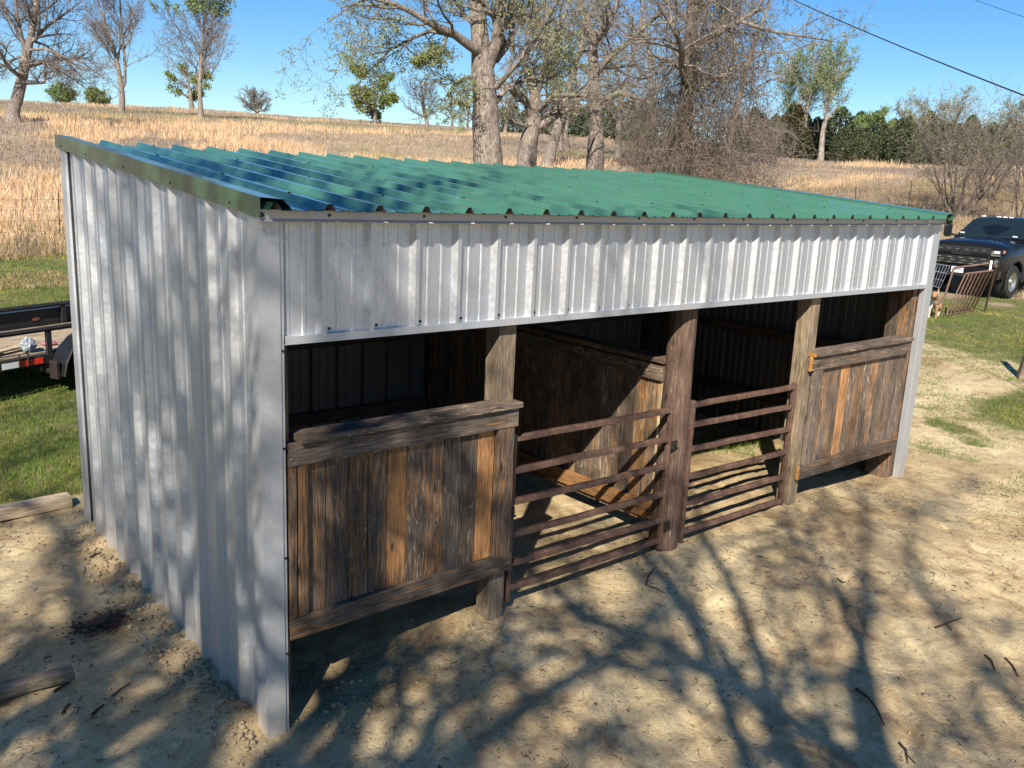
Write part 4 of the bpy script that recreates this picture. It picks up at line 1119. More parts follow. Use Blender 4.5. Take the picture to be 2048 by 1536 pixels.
# ------------------------------------------------------------------ grass, litter
def blades(rng, P, nb, h, w, lean, spread, col, cvar=.25):
    N = len(P) * nb; C = np.repeat(P, nb, 0); H = np.repeat(h, nb) * rng.uniform(.55, 1.15, N); Wd = np.repeat(w, nb) * rng.uniform(.6, 1.2, N)
    C = C + np.stack([rng.normal(0, 1, N), rng.normal(0, 1, N), np.zeros(N)], 1) * np.repeat(spread, nb)[:, None]
    a = rng.uniform(0, 6.28, N); s = np.stack([np.cos(a), np.sin(a), np.zeros(N)], 1)
    l = rng.normal(0, 1, (N, 2)) * (lean * H)[:, None]; T = C + np.stack([l[:, 0], l[:, 1], H * np.sqrt(np.maximum(.05, 1 - np.minimum(.9, (l ** 2).sum(1) / H ** 2)))], 1)
    sw = s * Wd[:, None] * .5
    V = np.stack([C - sw, C + sw, T + sw * .25, T - sw * .25], 1).reshape(-1, 3)
    F = np.arange(N * 4).reshape(N, 4)
    k = rng.uniform(1 - cvar, 1 + cvar, (N, 1)); hue = rng.normal(0, .05, (N, 1))
    c = np.repeat(col, nb, 0) * k * np.concatenate([1 + hue, np.ones((N, 1)), 1 - hue * 1.5], 1)
    return V, F, c.repeat(4, 0)
def sample(rng, n, u0, u1, e_of, D0, D1):
    az = np.radians(rng.uniform(u0, u1, n)); Dt = np.linspace(D0, D1, 400)
    cdf = np.cumsum(e_of(Dt)); cdf /= cdf[-1]; D = np.interp(rng.uniform(0, 1, n), cdf, Dt)
    return CN[0] + np.sin(az) * D, CN[1] + np.cos(az) * D, D
rng = np.random.default_rng(77)
# dry pasture
x, y, D = sample(rng, 52000, 5, 76, lambda d: np.where(d < 60, 1.0, (60 / d) ** 1.25), 27, 300)
z = terrain(x, y)
gold = ss(fbm(x * .05 + 3, y * .09, 4, 61), .55, .66) * (1 - ss(D, 120, 180) * .4)
bunch = vnoise(x * .45, y * .45, 88)
gold = gold * (bunch > .35)
h = .17 + .30 * gold * rng.uniform(.6, 1.5, len(x)) + .12 * rng.uniform(0, 1, len(x)); 
az_ = np.degrees(np.arctan2(x - CN[0], y - CN[1]))
leftw = (1 - ss(az_, 12, 20)) * (1 - ss(D, 45, 52)) * ss(D, 27, 29)
h = h * (1 + .7 * leftw * (.5 + vnoise(x * .8, y * .8, 5))); gold = np.maximum(gold, leftw)
w = .012 + D * .00055
base = np.array([.74, .72, .73]); gcol = np.array([1.22, 1.10, .98]); pur = np.array([.58, .57, .64])
n1 = ss(fbm(x * .035, y * .035, 3, 71), .42, .58)[:, None]
col = (base * (1 - n1) + pur * n1) * (1 - gold[:, None]) + gcol * gold[:, None]
gr = (ss(fbm(x * .06 + 9, y * .06, 3, 93), .60, .68) * .5)[:, None]
col = col * (1 - gr) + np.array([.45, .55, .30]) * gr
V, F, c = blades(rng, np.stack([x, y, z - .03], 1), 9, h, w, .28, .10 + D * .002, col)
o = link('pasture_grass', fast_mesh('pasture_grass', V, F, c), M_DRY); props(o, 'tall dry tan and golden grass over the rising pasture', 'grass', kind='stuff')
# extra near band of tangled weeds by the fence
x, y, D = sample(rng, 11000, 4, 20, lambda d: d * 0 + 1., 21.5, 34); k_ = fbm(x * .5, y * .5, 3, 19) > .62 - .03 * (D - 21.5); x, y, D = x[k_], y[k_], D[k_]
x2, y2, D2_ = sample(rng, 9000, 56, 75, lambda d: d * 0 + 1., 29, 60)
x = np.concatenate([x, x2]); y = np.concatenate([y, y2]); D = np.concatenate([D, D2_]); z = terrain(x, y)
V, F, c = blades(rng, np.stack([x, y, z - .02], 1), 8, .10 + .26 * rng.uniform(0, 1, len(x)) * ss(D, 22, 29), .010 + D * .0003, .55, np.full(len(x), .13), np.tile([.62, .56, .48], (len(x), 1)), .45)
o = link('dead_weeds', fast_mesh('dead_weeds', V, F, c), M_STRAW); props(o, 'matted dead weeds along the wire fence line', 'weeds', kind='stuff')
# lawn
def lawn(n, u0, u1, D0, D1, thr, name, label, hh=.055, seed=1, ex=1.3):
    rng = np.random.default_rng(seed)
    x, y, D = sample(rng, n, u0, u1, lambda d: d ** -ex, D0, D1)
    g, dr, dp = zones(x, y)
    k = rng.uniform(0, 1, len(x)) < (g - thr) * 1.6
    inside = (x > -.05) & (x < L_ + .05) & (y > -.1) & (y < D_ + .05)
    k &= ~inside; x, y, D = x[k], y[k], D[k]; z = terrain(x, y)
    yel = ss(fbm(x * .8, y * .8, 3, 14), .5, .72)[:, None]
    col = np.array([1., 1., 1.]) * (1 - yel) + np.array([2.3, 1.5, 1.9]) * yel
    V, F, c = blades(rng, np.stack([x, y, z - .006], 1), 5, np.full(len(x), hh), .0035 + D * .00042, .55, .018 + D * .0012, col, .4)
    o = link(name, fast_mesh(name, V, F, c), M_GRASS); props(o, label, 'grass', kind='stuff')
lawn(42000, 4, 24, 7, 27, .05, 'lawn_grass', 'short green lawn left of and behind the shelter', seed=2, ex=.9)
lawn(46000, 52, 78, 9, 42, .25, 'yard_grass', 'green grass round the truck and in patches on the sandy yard at right', seed=3, ex=.9)
# sparse tufts and straw on the sandy yard
x = rng.uniform(4.5, 16, 19000); y = rng.uniform(-3.5, 5, 19000); g, dr, dp = zones(x, y)
p = ss(x - .4 * y, 6.0, 9.5) * ss(fbm(x * 1.4, y * 1.4, 3, 17), .38, .55)
k = (rng.uniform(0, 1, len(x)) < p * .8 + .015) & ~((x < L_ + .1) & (y > -.2)); x, y = x[k], y[k]; z = terrain(x, y)
V, F, c = blades(rng, np.stack([x, y, z - .004], 1), 7, np.full(len(x), .045), np.full(len(x), .009), .75, np.full(len(x), .06), np.tile([1.1, 1.0, 1.1], (len(x), 1)), .4)
o = link('sparse_tufts', fast_mesh('sparse_tufts', V, F, c), M_GRASS); props(o, 'thin creeping grass tufts on the bare sand right of the shelter', 'grass', kind='stuff')
# grass just inside the right bay
x = rng.normal(6.6, .45, 260); y = rng.normal(1.75, .3, 260); z = terrain(x, y)
V, F, c = blades(rng, np.stack([x, y, z], 1), 6, np.full(len(x), .10), np.full(len(x), .006), .5, np.full(len(x), .03), np.tile([1.1, 1.0, 1.0], (len(x), 1)), .4)
o = link('bay_grass', fast_mesh('bay_grass', V, F, c), M_GRASS); props(o, 'small green tufts growing on the floor of the right bay', 'grass', kind='stuff')
# straw and twig litter on the dirt
def litter(n, seed, lo, hi, box, mats, name, label, wr=(.0015, .004), flat=.25):
    rng = np.random.default_rng(seed)
    x = rng.uniform(box[0], box[1], n); y = rng.uniform(box[2], box[3], n)
    d = fbm(x * 1.1, y * 1.1, 3, seed + 5); k = rng.uniform(0, 1, n) < ss(d, .38, .62) + .12
    x, y = x[k], y[k]; N = len(x); z = terrain(x, y) + .003
    a = rng.uniform(0, 6.28, N); L = rng.uniform(lo, hi, N) * rng.uniform(.4, 1, N); w = rng.uniform(wr[0], wr[1], N)
    br = []
    for i in range(N):
        dx, dy = math.cos(a[i]), math.sin(a[i]); b = rng.normal(0, .22) * L[i]
        p0 = np.array([x[i], y[i], z[i]]); p1 = p0 + [dx * L[i] * .5 - dy * b, dy * L[i] * .5 + dx * b, rng.uniform(0, flat) * L[i]]; p2 = p0 + [dx * L[i], dy * L[i], 0]
        br.append((np.array([p0, p1, p2]), np.array([w[i], w[i], w[i] * .5])))
    V, F = skin(br, 3)
    o = link(name, fast_mesh(name, V, F, np.ones((len(V), 3))), mats); props(o, label, 'litter', kind='stuff')
M_LIT = simple('dark_litter', (.085, .06, .042), .9, var=.5, vs=3)
M_LITP = simple('straw_litter', (.40, .31, .19), .9, var=.4, vs=3)
litter(7000, 5, .02, .07, (-2.6, 8.5, -3.6, 1.2), M_LITP, 'straw_litter', 'short bits of straw scattered over the dirt')
litter(4200, 6, .02, .10, (-2.6, 8.5, -3.6, .9), M_LIT, 'twig_litter', 'small dark twigs scattered over the dirt', (.001, .003))
litter(1800, 8, .02, .06, (-2.4, .0, .2, 4.2), M_LIT, 'bark_litter', 'dark bark crumbs on the dirt left of the shelter', (.0015, .004))
# clods and pebbles
rng = np.random.default_rng(12); N = 9000
x = rng.uniform(-2.4, 8.2, N); y = rng.uniform(-3.6, 4.0, N)
edge = np.minimum.reduce([np.abs(x + .10) + (y < 0) * 9 + (y > 3.9) * 9, np.abs(y + .05) * 1.2 + (x < 0) * 9 + (x > 2.2) * 9, np.hypot(x - 1.72, y) * .8, np.hypot(x - 3.66, y) * .8, np.hypot(x + .05, y + .05)])
k = (rng.uniform(0, 1, N) < .16 + np.exp(-edge / .11) * .5) & ~((x > .05) & (x < L_) & (y > .25)) 
x2 = rng.normal(-.14, .09, 1100); y2 = rng.uniform(-.35, 3.6, 1100); x3 = rng.uniform(.15, 1.8, 250); y3 = rng.normal(-.08, .13, 250)
k2 = (x2 < -.03)
x = np.concatenate([x[k], x2[k2], x3]); y = np.concatenate([y[k], y2[k2], y3]); N = len(x); z = terrain(x, y)
r = rng.uniform(.2, 1, N) ** 3.4 * .026 + .0025
ico = np.array([[0, 0, 1], [.94, 0, .1], [.2, .9, .2], [-.8, .5, 0], [-.7, -.6, .1], [.3, -.9, 0], [0, 0, -.8]])
fc = np.array([[0, 1, 2], [0, 2, 3], [0, 3, 4], [0, 4, 5], [0, 5, 1], [6, 2, 1], [6, 3, 2], [6, 4, 3], [6, 5, 4], [6, 1, 5]])
J = rng.uniform(.6, 1.3, (N, 7, 3)); an = rng.uniform(0, 6.28, N); Q = ico[None] * J * r[:, None, None] * np.array([1, 1, .7])
V = np.stack([Q[..., 0] * np.cos(an)[:, None] - Q[..., 1] * np.sin(an)[:, None] + x[:, None], Q[..., 0] * np.sin(an)[:, None] + Q[..., 1] * np.cos(an)[:, None] + y[:, None], Q[..., 2] + z[:, None] + (r * .25)[:, None]], -1)
F = (fc[None] + np.arange(N)[:, None, None] * 7).reshape(-1, 3)
o = link('dirt_clods', fast_mesh('dirt_clods', V.reshape(-1, 3), F), simple('clod', (.37, .275, .165), .95, var=.35, vs=5)); props(o, 'loose clods of earth heaped along the foot of the walls', 'clods', kind='stuff')

# fallen leaves
rng = np.random.default_rng(31); N = 2600; x = rng.uniform(-2.5, 8.5, N); y = rng.uniform(-3.7, 3.9, N); k = (rng.uniform(0, 1, N) < ss(fbm(x * .9, y * .9, 3, 8), .42, .62)) & ~((x > 0) & (x < L_) & (y > .2))
x, y = x[k], y[k]; C = np.stack([x, y, terrain(x, y) + .008], 1); V, F, c = quads(rng, C, .010, .026, 1, .0, val=(.6, 1.3))
V[:, 2] = C[:, 2].repeat(4) + (V[:, 2] - C[:, 2].repeat(4)) * .3
o = link('fallen_leaves', fast_mesh('fallen_leaves', V, F, c), simple('dead_leaf', (.16, .095, .055), .9, var=.6, vs=4)); props(o, 'small curled dead leaves lying about on the dirt', 'leaves', kind='stuff')

# ------------------------------------------------------------------ things
M_BLACK = simple('black_paint', (.012, .013, .014), .35, 0, var=.2)
M_BLACKF = simple('flat_black', (.014, .014, .014), .75, 0, var=.3)
M_RUBBER = simple('tyre_rubber', (.022, .021, .02), .85, var=.2)
M_CHROME = simple('chrome', (.75, .76, .78), .18, 1.0, var=.05)
M_WHITE = simple('white_plastic', (.75, .75, .73), .5, var=.05)
M_RED = simple('red_reflector', (.75, .045, .02), .35, var=.1)
M_AMBER = simple('amber_lens', (.75, .20, .03), .25, var=.1)
# ---- truck (local: x forward, y left, z up, origin under the front axle)
mT, nT, pT = mat('black_truck_paint')
pT.inputs['Base Color'].default_value = (.006, .007, .009, 1); pT.inputs['Roughness'].default_value = .4; pT.inputs['Specular IOR Level'].default_value = .2; pT.inputs['Coat Weight'].default_value = .6; pT.inputs['Coat Roughness'].default_value = .04
mG, nG, pG = mat('truck_glass')
pG.inputs['Base Color'].default_value = (.012, .02, .022, 1); pG.inputs['Roughness'].default_value = .03; pG.inputs['Specular IOR Level'].default_value = .8
TX, TY = 22.75, 6.0; TZ = gz(22.75, 6.0) + .0
truck = thing('pickup_truck', (TX, TY, TZ), 'black heavy duty pickup truck parked on the grass facing the shelter', 'truck')
TM = Matrix.Translation((TX, TY, TZ)) @ Matrix.Rotation(math.radians(181), 4, 'Z')
def tp(mb, name, m, parent=truck, smooth=False, bevel=0, seg=1, label=None):
    mb.v = [tuple(TM @ Vector(v)) for v in mb.v]
    return mb.build(name, m, parent, smooth, bevel, seg, label)
def loft(sections, close=True):
    mb = MB(); k = len(sections[0])
    for s in sections: mb.v += s
    for i in range(len(sections) - 1):
        for j in range(k): mb.f.append((i * k + j, i * k + (j + 1) % k, (i + 1) * k + (j + 1) % k, (i + 1) * k + j))
    mb.f.append(tuple(reversed(range(k)))); mb.f.append(tuple((len(sections) - 1) * k + j for j in range(k))); return mb
def sec(x, half):
    return [(x, y, z) for y, z in half] + [(x, -y, z) for y, z in reversed(half)]
hood = lambda h, w, cr=0: [(w - .07, .50), (w, .72), (w + .005, 1.0), (w - .03, h - .16), (w - .10, h - .04), (w - .22, h + .0), (w * .45, h + .045 + cr), (.02, h + .05 + cr)]
bed = lambda h, w: [(w - .07, .50), (w, .72), (w + .005, 1.0), (w - .005, h - .16), (w - .02, h - .04), (w - .05, h), (w * .45, h), (.02, h)]
secs = [sec(.93, hood(1.30, .93)), sec(.86, hood(1.34, .97)), sec(.5, hood(1.37, 1.005, .02)), sec(0, hood(1.39, 1.015, .035)), sec(-.35, hood(1.41, 1.01, .03)), sec(-.62, hood(1.43, 1.0)),
        sec(-.75, bed(1.44, .995)), sec(-3.0, bed(1.45, .995)), sec(-3.02, bed(1.45, .99)), sec(-5.2, bed(1.46, 1.0)), sec(-5.32, bed(1.44, .98))]
mb = loft(secs); body = tp(mb, 'body', mT, smooth=True)
cut = MB().lathe([(0, -1.3), (.50, -1.3), (.50, 1.3), (0, 1.3)], 28, TM @ Matrix.Translation((0, 0, .44)))
cut.lathe([(0, -1.3), (.50, -1.3), (.50, 1.3), (0, 1.3)], 28, TM @ Matrix.Translation((-3.9, 0, .44)))
cu = cut.build('cutter', None); bo = body.modifiers.new('b', 'BOOLEAN'); bo.object = cu; bo.operation = 'DIFFERENCE'; bo.solver = 'EXACT'
dg = bpy.context.evaluated_depsgraph_get(); me = bpy.data.meshes.new_from_object(body.evaluated_get(dg)); body.modifiers.clear(); body.data = me
bpy.data.objects.remove(cu)
# cab
cabh = lambda x, wb, wt, zb, zt: sec(x, [(wb, zb), (wb - .02, zb + .06), ((wb + wt) / 2 + .01, (zb + zt) / 2), (wt + .015, zt - .07), (wt - .05, zt - .01), (wt * .5, zt + .02), (.02, zt + .03)])
mb = loft([cabh(-.60, .93, .91, 1.36, 1.45), cabh(-1.0, .955, .84, 1.38, 1.73), cabh(-1.38, .965, .75, 1.38, 1.955), cabh(-1.6, .965, .745, 1.38, 1.995), cabh(-2.5, .965, .745, 1.38, 2.0), cabh(-2.92, .955, .74, 1.38, 1.96), cabh(-3.02, .95, .80, 1.38, 1.55)])
tp(mb, 'cab', mT, smooth=True)
# windshield and side glass, set just proud of the shell
mb = MB(); P = [(-.615, -.84, 1.47), (-.615, .84, 1.47), (-.72, .86, 1.535), (-1.34, .68, 1.945), (-1.37, 0, 1.975), (-1.34, -.68, 1.945), (-.72, -.86, 1.535)]
P = [(x + .012, y, z + .018) for x, y, z in P]; mb.add(P, [tuple(range(7))]); tp(mb, 'windshield', mG)
for s in (1, -1):
    for a, b, nm in ((-.98, -1.82, 0), (-1.92, -2.72, 1)):
        xt0 = a - .42 if nm == 0 else a; q = [(a, s * .975, 1.47), (b, s * .975, 1.47), (b, s * .80, 1.90), (xt0, s * .80, 1.90)]
        mb = MB(); mb.add(q, [(0, 1, 2, 3)]); w = tp(mb, 'side_window', mG if not (s == 1 and nm == 0) else M_BLACKF)
        f = MB()
        for i in range(4): f.tube([q[i], q[(i + 1) % 4]], .014, 5)
        tp(f, 'window_frame', M_BLACK if nm else mT, w)
    # door seams and handles
    for xx in (-.92, -1.87, -2.80):
        tp(MB().box(xx - .006, xx + .006, s * 1.0 - .004, s * 1.0 + .008, .62, 1.40), 'door_seam', M_BLACKF)
    tp(MB().box(-1.75, -1.58, s * 1.0, s * 1.0 + s * .03, 1.18, 1.215), 'door_handle', mT, bevel=.006)
    # towing mirrors
    mbm = MB().box(-.86, -.74, s * 1.10, s * 1.30, 1.42, 1.78); m_ = tp(mbm, 'mirror', M_BLACK, bevel=.03, seg=2)
    tp(MB().tube([(-.84, s * .97, 1.47), (-.82, s * 1.14, 1.50)], .028, 6), 'mirror_arm', M_BLACK, m_)
    tp(MB().box(-.866, -.861, s * 1.13, s * 1.27, 1.50, 1.74), 'mirror_glass', M_CHROME, m_)
    # arch mouldings
    for cx in (0, -3.9):
        pts = [(cx + .525 * math.cos(a), s * 1.018, .44 + .525 * math.sin(a)) for a in np.linspace(-.1, math.pi + .1, 17)]
        tp(MB().tube(pts, .026, 6), 'wheel_arch', M_BLACKF, smooth=True)
        M2 = TM @ Matrix.Translation((cx, s * .86, .42))
        t_ = MB().lathe([(.26, -.13), (.34, -.14), (.40, -.13), (.42, -.09), (.42, .09), (.40, .13), (.34, .14), (.26, .13)], 30, M2); t_.v = [tuple(TM.inverted() @ Vector(v)) for v in t_.v]
        ty = tp(t_, 'wheel', M_RUBBER, smooth=True)
        tr = MB()
        for k in range(30):
            a = 2 * math.pi * k / 30
            Mk = Matrix.Translation((cx, s * .86, .42)) @ Matrix.Rotation(a, 4, 'Y')
            tr.box(.415, .428, -.10, -.01, -.025, .02, Mk); tr.box(.415, .428, .01, .10, -.01, .035, Mk)
        tp(tr, 'tread', M_RUBBER, ty)
        rim = MB().lathe([(0, s * .10), (.07, s * .11), (.09, s * .075), (.20, s * .06), (.235, s * .10), (.262, s * .125), (.262, s * .02), (0, s * .02)], 24, Matrix.Translation((cx, s * .86, .42)))
        tp(rim, 'rim', simple('dusty_rim', (.42, .40, .37), .35, .8), ty, smooth=True)
    tp(MB().box(-3.3, -.6, s * .93, s * 1.06, .44, .49), 'side_step', M_CHROME, bevel=.015)
    tp(MB().box(-.62, -.60, s * 1.0, s * 1.01, .98, 1.04), 'badge', M_CHROME)
# wipers, hood scoop, marker lights, sticker
tp(MB().tube([(-.60, .1, 1.485), (-.66, .62, 1.52)], .009, 5), 'wiper', M_BLACKF); tp(MB().tube([(-.60, -.6, 1.485), (-.66, -.05, 1.52)], .009, 5), 'wiper', M_BLACKF)
tp(MB().prism([(.62, 0, 1.42), (.05, 0, 1.475), (-.30, 0, 1.475), (-.30, 0, 1.40), (.62, 0, 1.40)], (0, .27, 0)), 'hood_scoop', mT, bevel=.012, seg=2)
tp(MB().prism([(.62, 0, 1.42), (.05, 0, 1.475), (-.30, 0, 1.475), (-.30, 0, 1.40), (.62, 0, 1.40)], (0, -.27, 0)), 'hood_scoop', mT, bevel=.012, seg=2)
for y_ in (-.56, -.16, 0, .16, .56): tp(MB().box(-1.50, -1.42, y_ - .05, y_ + .05, 2.0, 2.035), 'roof_marker', M_WHITE, bevel=.008)
for y_, z_ in ((.62, 1.53), (-.74, 1.55)): tp(MB().box(-.70, -.695, y_ - .06, y_ + .06, z_ - .0, z_ + .03, Matrix.Translation((.03, 0, 0))), 'windshield_sticker', M_WHITE)
# grille
gr_ = tp(MB().box(.90, .965, -.70, .70, .80, 1.27), 'grille', M_BLACKF, bevel=.02)
tp(MB().box(.95, .992, -.69, .69, 1.045, 1.125), 'grille_bar', mT, gr_, bevel=.012)
for r_ in range(3):
    for c_ in range(5):
        yy = -.56 + .28 * c_ + (.07 if r_ % 2 else 0); zz = .84 + r_ * .065
        if yy < .66: tp(MB().box(.966, .975, yy - .06, yy + .06, zz, zz + .022), 'grille_slot', M_CHROME, gr_)
for c_ in range(6): tp(MB().box(.966, .975, -.60 + .22 * c_, -.50 + .22 * c_, 1.19, 1.205), 'grille_slot', M_CHROME, gr_)
def text_obj(body_, size, name, m, M, parent, ext=.002):
    cu = bpy.data.curves.new('t', 'FONT'); cu.body = body_; cu.size = size; cu.extrude = ext; cu.align_x = 'CENTER'; cu.align_y = 'CENTER'
    t = bpy.data.objects.new('t', cu); COL.objects.link(t); bpy.context.view_layer.update()
    me = bpy.data.meshes.new_from_object(t.evaluated_get(bpy.context.evaluated_depsgraph_get())); bpy.data.objects.remove(t)
    me.transform(M); me.transform(Matrix.Translation(-wloc(parent))); me.materials.clear(); me.materials.append(m)
    o = bpy.data.objects.new(name, me); COL.objects.link(o); o.parent = parent; return o
FR = lambda x, y, z: TM @ Matrix.Translation((x, y, z)) @ Matrix.Rotation(math.radians(90), 4, 'Z') @ Matrix.Rotation(math.radians(90), 4, 'X')
text_obj('CHEVROLET', .085, 'grille_lettering', simple('dark_letters', (.09, .10, .11), .3, .5), FR(.994, 0, 1.085), gr_)
# headlights
for s in (1, -1):
    hl = tp(MB().prism([(.88, s * .72, 1.10), (.88, s * .985, 1.14), (.80, s * .985, 1.26), (.88, s * .72, 1.23)], (.075, 0, 0)), 'headlight', M_BLACK, bevel=.01)
    tp(MB().box(.955, .968, s * .73, s * .95, 1.085, 1.12), 'headlight_chrome', M_CHROME, hl)
    tp(MB().box(.955, .967, s * .73, s * .78, 1.12, 1.21), 'headlight_chrome', M_CHROME, hl)
    tp(MB().box(.955, .966, s * .79, s * .93, 1.15, 1.215), 'headlight_lens', M_WHITE, hl)
    tp(MB().box(.80, .90, s * .975, s * 1.0, 1.17, 1.23), 'marker_lens', M_AMBER, hl)
    fl = tp(MB().box(.90, .955, s * .80, s * .95, .80, 1.02), 'fog_light', M_BLACKF, bevel=.01)
    for zz in (.85, .95):
        q = MB().lathe([(.0, .0), (.045, .0), (.05, .012), (.0, .012)], 12, Matrix.Translation((.955, s * .875, zz)) @ Matrix.Rotation(math.radians(-90), 4, 'Z')); tp(q, 'fog_lens', M_CHROME, fl)
# bumper
bp_ = tp(MB().box(.80, 1.06, -.99, .99, .50, .76), 'bumper', mT, bevel=.04, seg=3)
tp(MB().box(1.0, 1.066, -.40, .40, .52, .60), 'bumper_intake', M_BLACKF, bp_)
plate = tp(MB().box(1.062, 1.072, -.1525, .1525, .60, .752), 'licence_plate', M_WHITE, bp_)
text_obj('LRR·4VPG', .062, 'plate_number', simple('plate_ink', (.04, .04, .07), .6), FR(1.0735, 0, .672), bp_, .0008)
text_obj('TEXAS', .028, 'plate_state', simple('plate_ink2', (.03, .03, .06), .6), FR(1.0735, 0, .73), bp_, .0008)

# ---- trailer left, behind the shelter
U = Vector((.914, .407, 0)); Nn = Vector((-.407, .914, 0)); T0 = Vector((.12, 7.92, 0))
def tr(s, n, z): return T0 + U * s + Nn * n + Vector((0, 0, z))
tz0 = gz(.6, 8.5)
trailer = thing('utility_trailer', T0 + Vector((0, 0, tz0)), 'black tandem axle utility trailer with plank deck parked behind the shelter', 'trailer')
TRM = Matrix((U, Nn, Vector((0, 0, 1)))).transposed().to_4x4(); TRM.translation = T0
def tb(mb, name, m, parent=trailer, smooth=False, bevel=0, label=None):
    mb.v = [tuple(TRM @ Vector(v)) for v in mb.v]; return mb.build(name, m, parent, smooth, bevel, label=label)
Wt = 1.72
fr = tb(MB().box(-2.6, 3.4, -.03, .03, .64, .76), 'frame', M_BLACKF); tb(MB().box(-2.6, 3.4, Wt - .03, Wt + .03, .64, .76), 'frame', M_BLACKF)
for n_ in (0, Wt):
    tb(MB().tube([(-2.6, n_, 1.09), (3.4, n_, 1.09)], .034, 8), 'side_rail', M_BLACKF, smooth=True)
    for s_ in (-2.55, -1.0, .66, 2.2, 3.35): tb(MB().box(s_ - .035, s_ + .035, n_ - .02, n_ + .02, .76, 1.07), 'upright', M_BLACKF)
k = 0; yv = .04
while yv < Wt - .05:
    o = timber(tr(-2.55, yv + .068, .775), tr(3.35, yv + .068, .775), .13, .03, (.35, rnd.uniform(.42, .6), .5), M_PALE, 'deck_plank', parent=trailer, irregular=.003); yv += .138
arc = [(.62, .50), (.66, .66), (.76, .84), (.92, .97), (1.12, 1.03), (2.75, 1.03), (2.95, .97), (3.1, .84), (3.2, .66), (3.24, .50)]
for n0, n1 in ((-.32, -.035), (Wt + .035, Wt + .32)):
    mb = MB(); kk = len(arc)
    mb.v = [(a, n0, b) for a, b in arc] + [(a, n1, b) for a, b in arc]; mb.f = [(i, i + 1, kk + i + 1, kk + i) for i in range(kk - 1)]
    fd = tb(mb, 'fender', M_BLACK); md = fd.modifiers.new('s', 'SOLIDIFY'); md.thickness = .006
    fd.data.materials[0] = M_BLACK
    lip = MB().tube([(a, n0 if n0 < 0 else n1, b) for a, b in arc], .012, 5); tb(lip, 'fender_lip', M_DARKIRON, fd)
    inn = n1 if n0 < 0 else n0
    mb = MB(); mb.v = [(a, inn, b) for a, b in arc] + [(a, inn, .52) for a, b in arc]; mb.f = [(i, i + 1, kk + i + 1, kk + i) for i in range(1, kk - 2)]
    tb(mb, 'fender_skirt', M_BLACKF, fd)
    if n0 > 0:
        for s_ in (1.05, 1.75):
            e = MB().lathe([(0, 0), (.05, 0), (.05, -.006), (0, -.006)], 14, Matrix.Translation((s_, inn - .004, .90)) @ Matrix.Diagonal((1.3, 1, .6, 1))); tb(e, 'side_reflector', simple('dusty_orange', (.22, .08, .04), .7), fd)
    for s_ in (1.22, 2.1):
        Mw = Matrix.Translation((s_, (n0 + n1) / 2, .60)); wq = MB().lathe([(.20, -.1), (.32, -.105), (.345, -.07), (.345, .07), (.32, .105), (.20, .1)], 26, Mw)
        wh = tb(wq, 'wheel', M_RUBBER, smooth=True)
        sg = -1 if n0 < 0 else 1
        tb(MB().lathe([(0, sg * .07), (.05, sg * .085), (.08, sg * .05), (.17, sg * .04), (.205, sg * .09), (.205, 0), (0, 0)], 20, Mw), 'rim', simple('dusty_wheel', (.45, .40, .33), .5, .5), wh, smooth=True)
    tb(MB().box(.56, .62, (n0 + n1) / 2 - .07, (n0 + n1) / 2 + .07, .46, .70), 'fender_bracket', M_DARKIRON, fd, bevel=.01)
tb(MB().box(-.02, .20, -.036, -.031, .66, .735), 'reflective_tape', M_WHITE, fr); tb(MB().box(.20, .54, -.036, -.031, .66, .735), 'reflective_tape', M_RED, fr)
tb(MB().tube([(.20, -.05, .66), (.20, -.05, .82), (.32, -.05, .84), (.32, -.05, .68)], .012, 6), 'tie_hook', M_DARKIRON)
tb(MB().box(.6, 2.0, -.1, Wt + .1, .52, .58), 'axle_beam', M_BLACKF)
# things on its deck
for i, (s_, n_, a, L, c, lb) in enumerate(((-.3, .28, .1, 1.0, .7, 'pale broken wood slab lying flat on the trailer deck'), (-.55, .42, -.12, 1.1, .62, 'curved strip of wood behind the pale slab on the trailer'), (.2, .22, .25, .7, .75, 'short split board by the trailer rail'))):
    d = (U * math.cos(a) + Nn * math.sin(a)) * L / 2; p = tr(s_, n_, .805 + .02 * i)
    o = timber(p - d, p + d, .12, .028, (.4, c, .6), M_PALE, 'wood_scrap', parent=None, irregular=.02); props(o, lb, 'board')
mb = MB(); bmb = bmesh.new(); bmesh.ops.create_icosphere(bmb, subdivisions=3, radius=.085)
for v in bmb.verts:
    nn_ = v.co.normalized(); v.co *= 1 + .35 * math.sin(nn_.x * 11 + nn_.z * 7) * math.sin(nn_.y * 9 + 1) ; v.co.z = max(v.co.z * 1.15, -.06)
me = bpy.data.meshes.new('plastic_bag'); bmb.to_mesh(me); bmb.free(); o = link('plastic_bag', me, simple('clear_plastic', (.34, .37, .41), .25, 0, .4, .25, 20)); o.location = tr(.50, .18, .87); props(o, 'crumpled clear plastic bag on the trailer deck beside the upright', 'plastic bag')
mb = MB().lathe([(0, -.025), (.075, -.02), (.085, 0), (.06, .025), (0, .03)], 16, None, axis='z'); me = mb.mesh('cap', True); me.transform(Matrix.Diagonal((1.2, .9, 1, 1))); o = link('cap', me, simple('pink_cloth', (.38, .14, .18), .9)); o.location = tr(.92, .35, .82); props(o, 'faded pink cap lying on the trailer deck', 'cap')

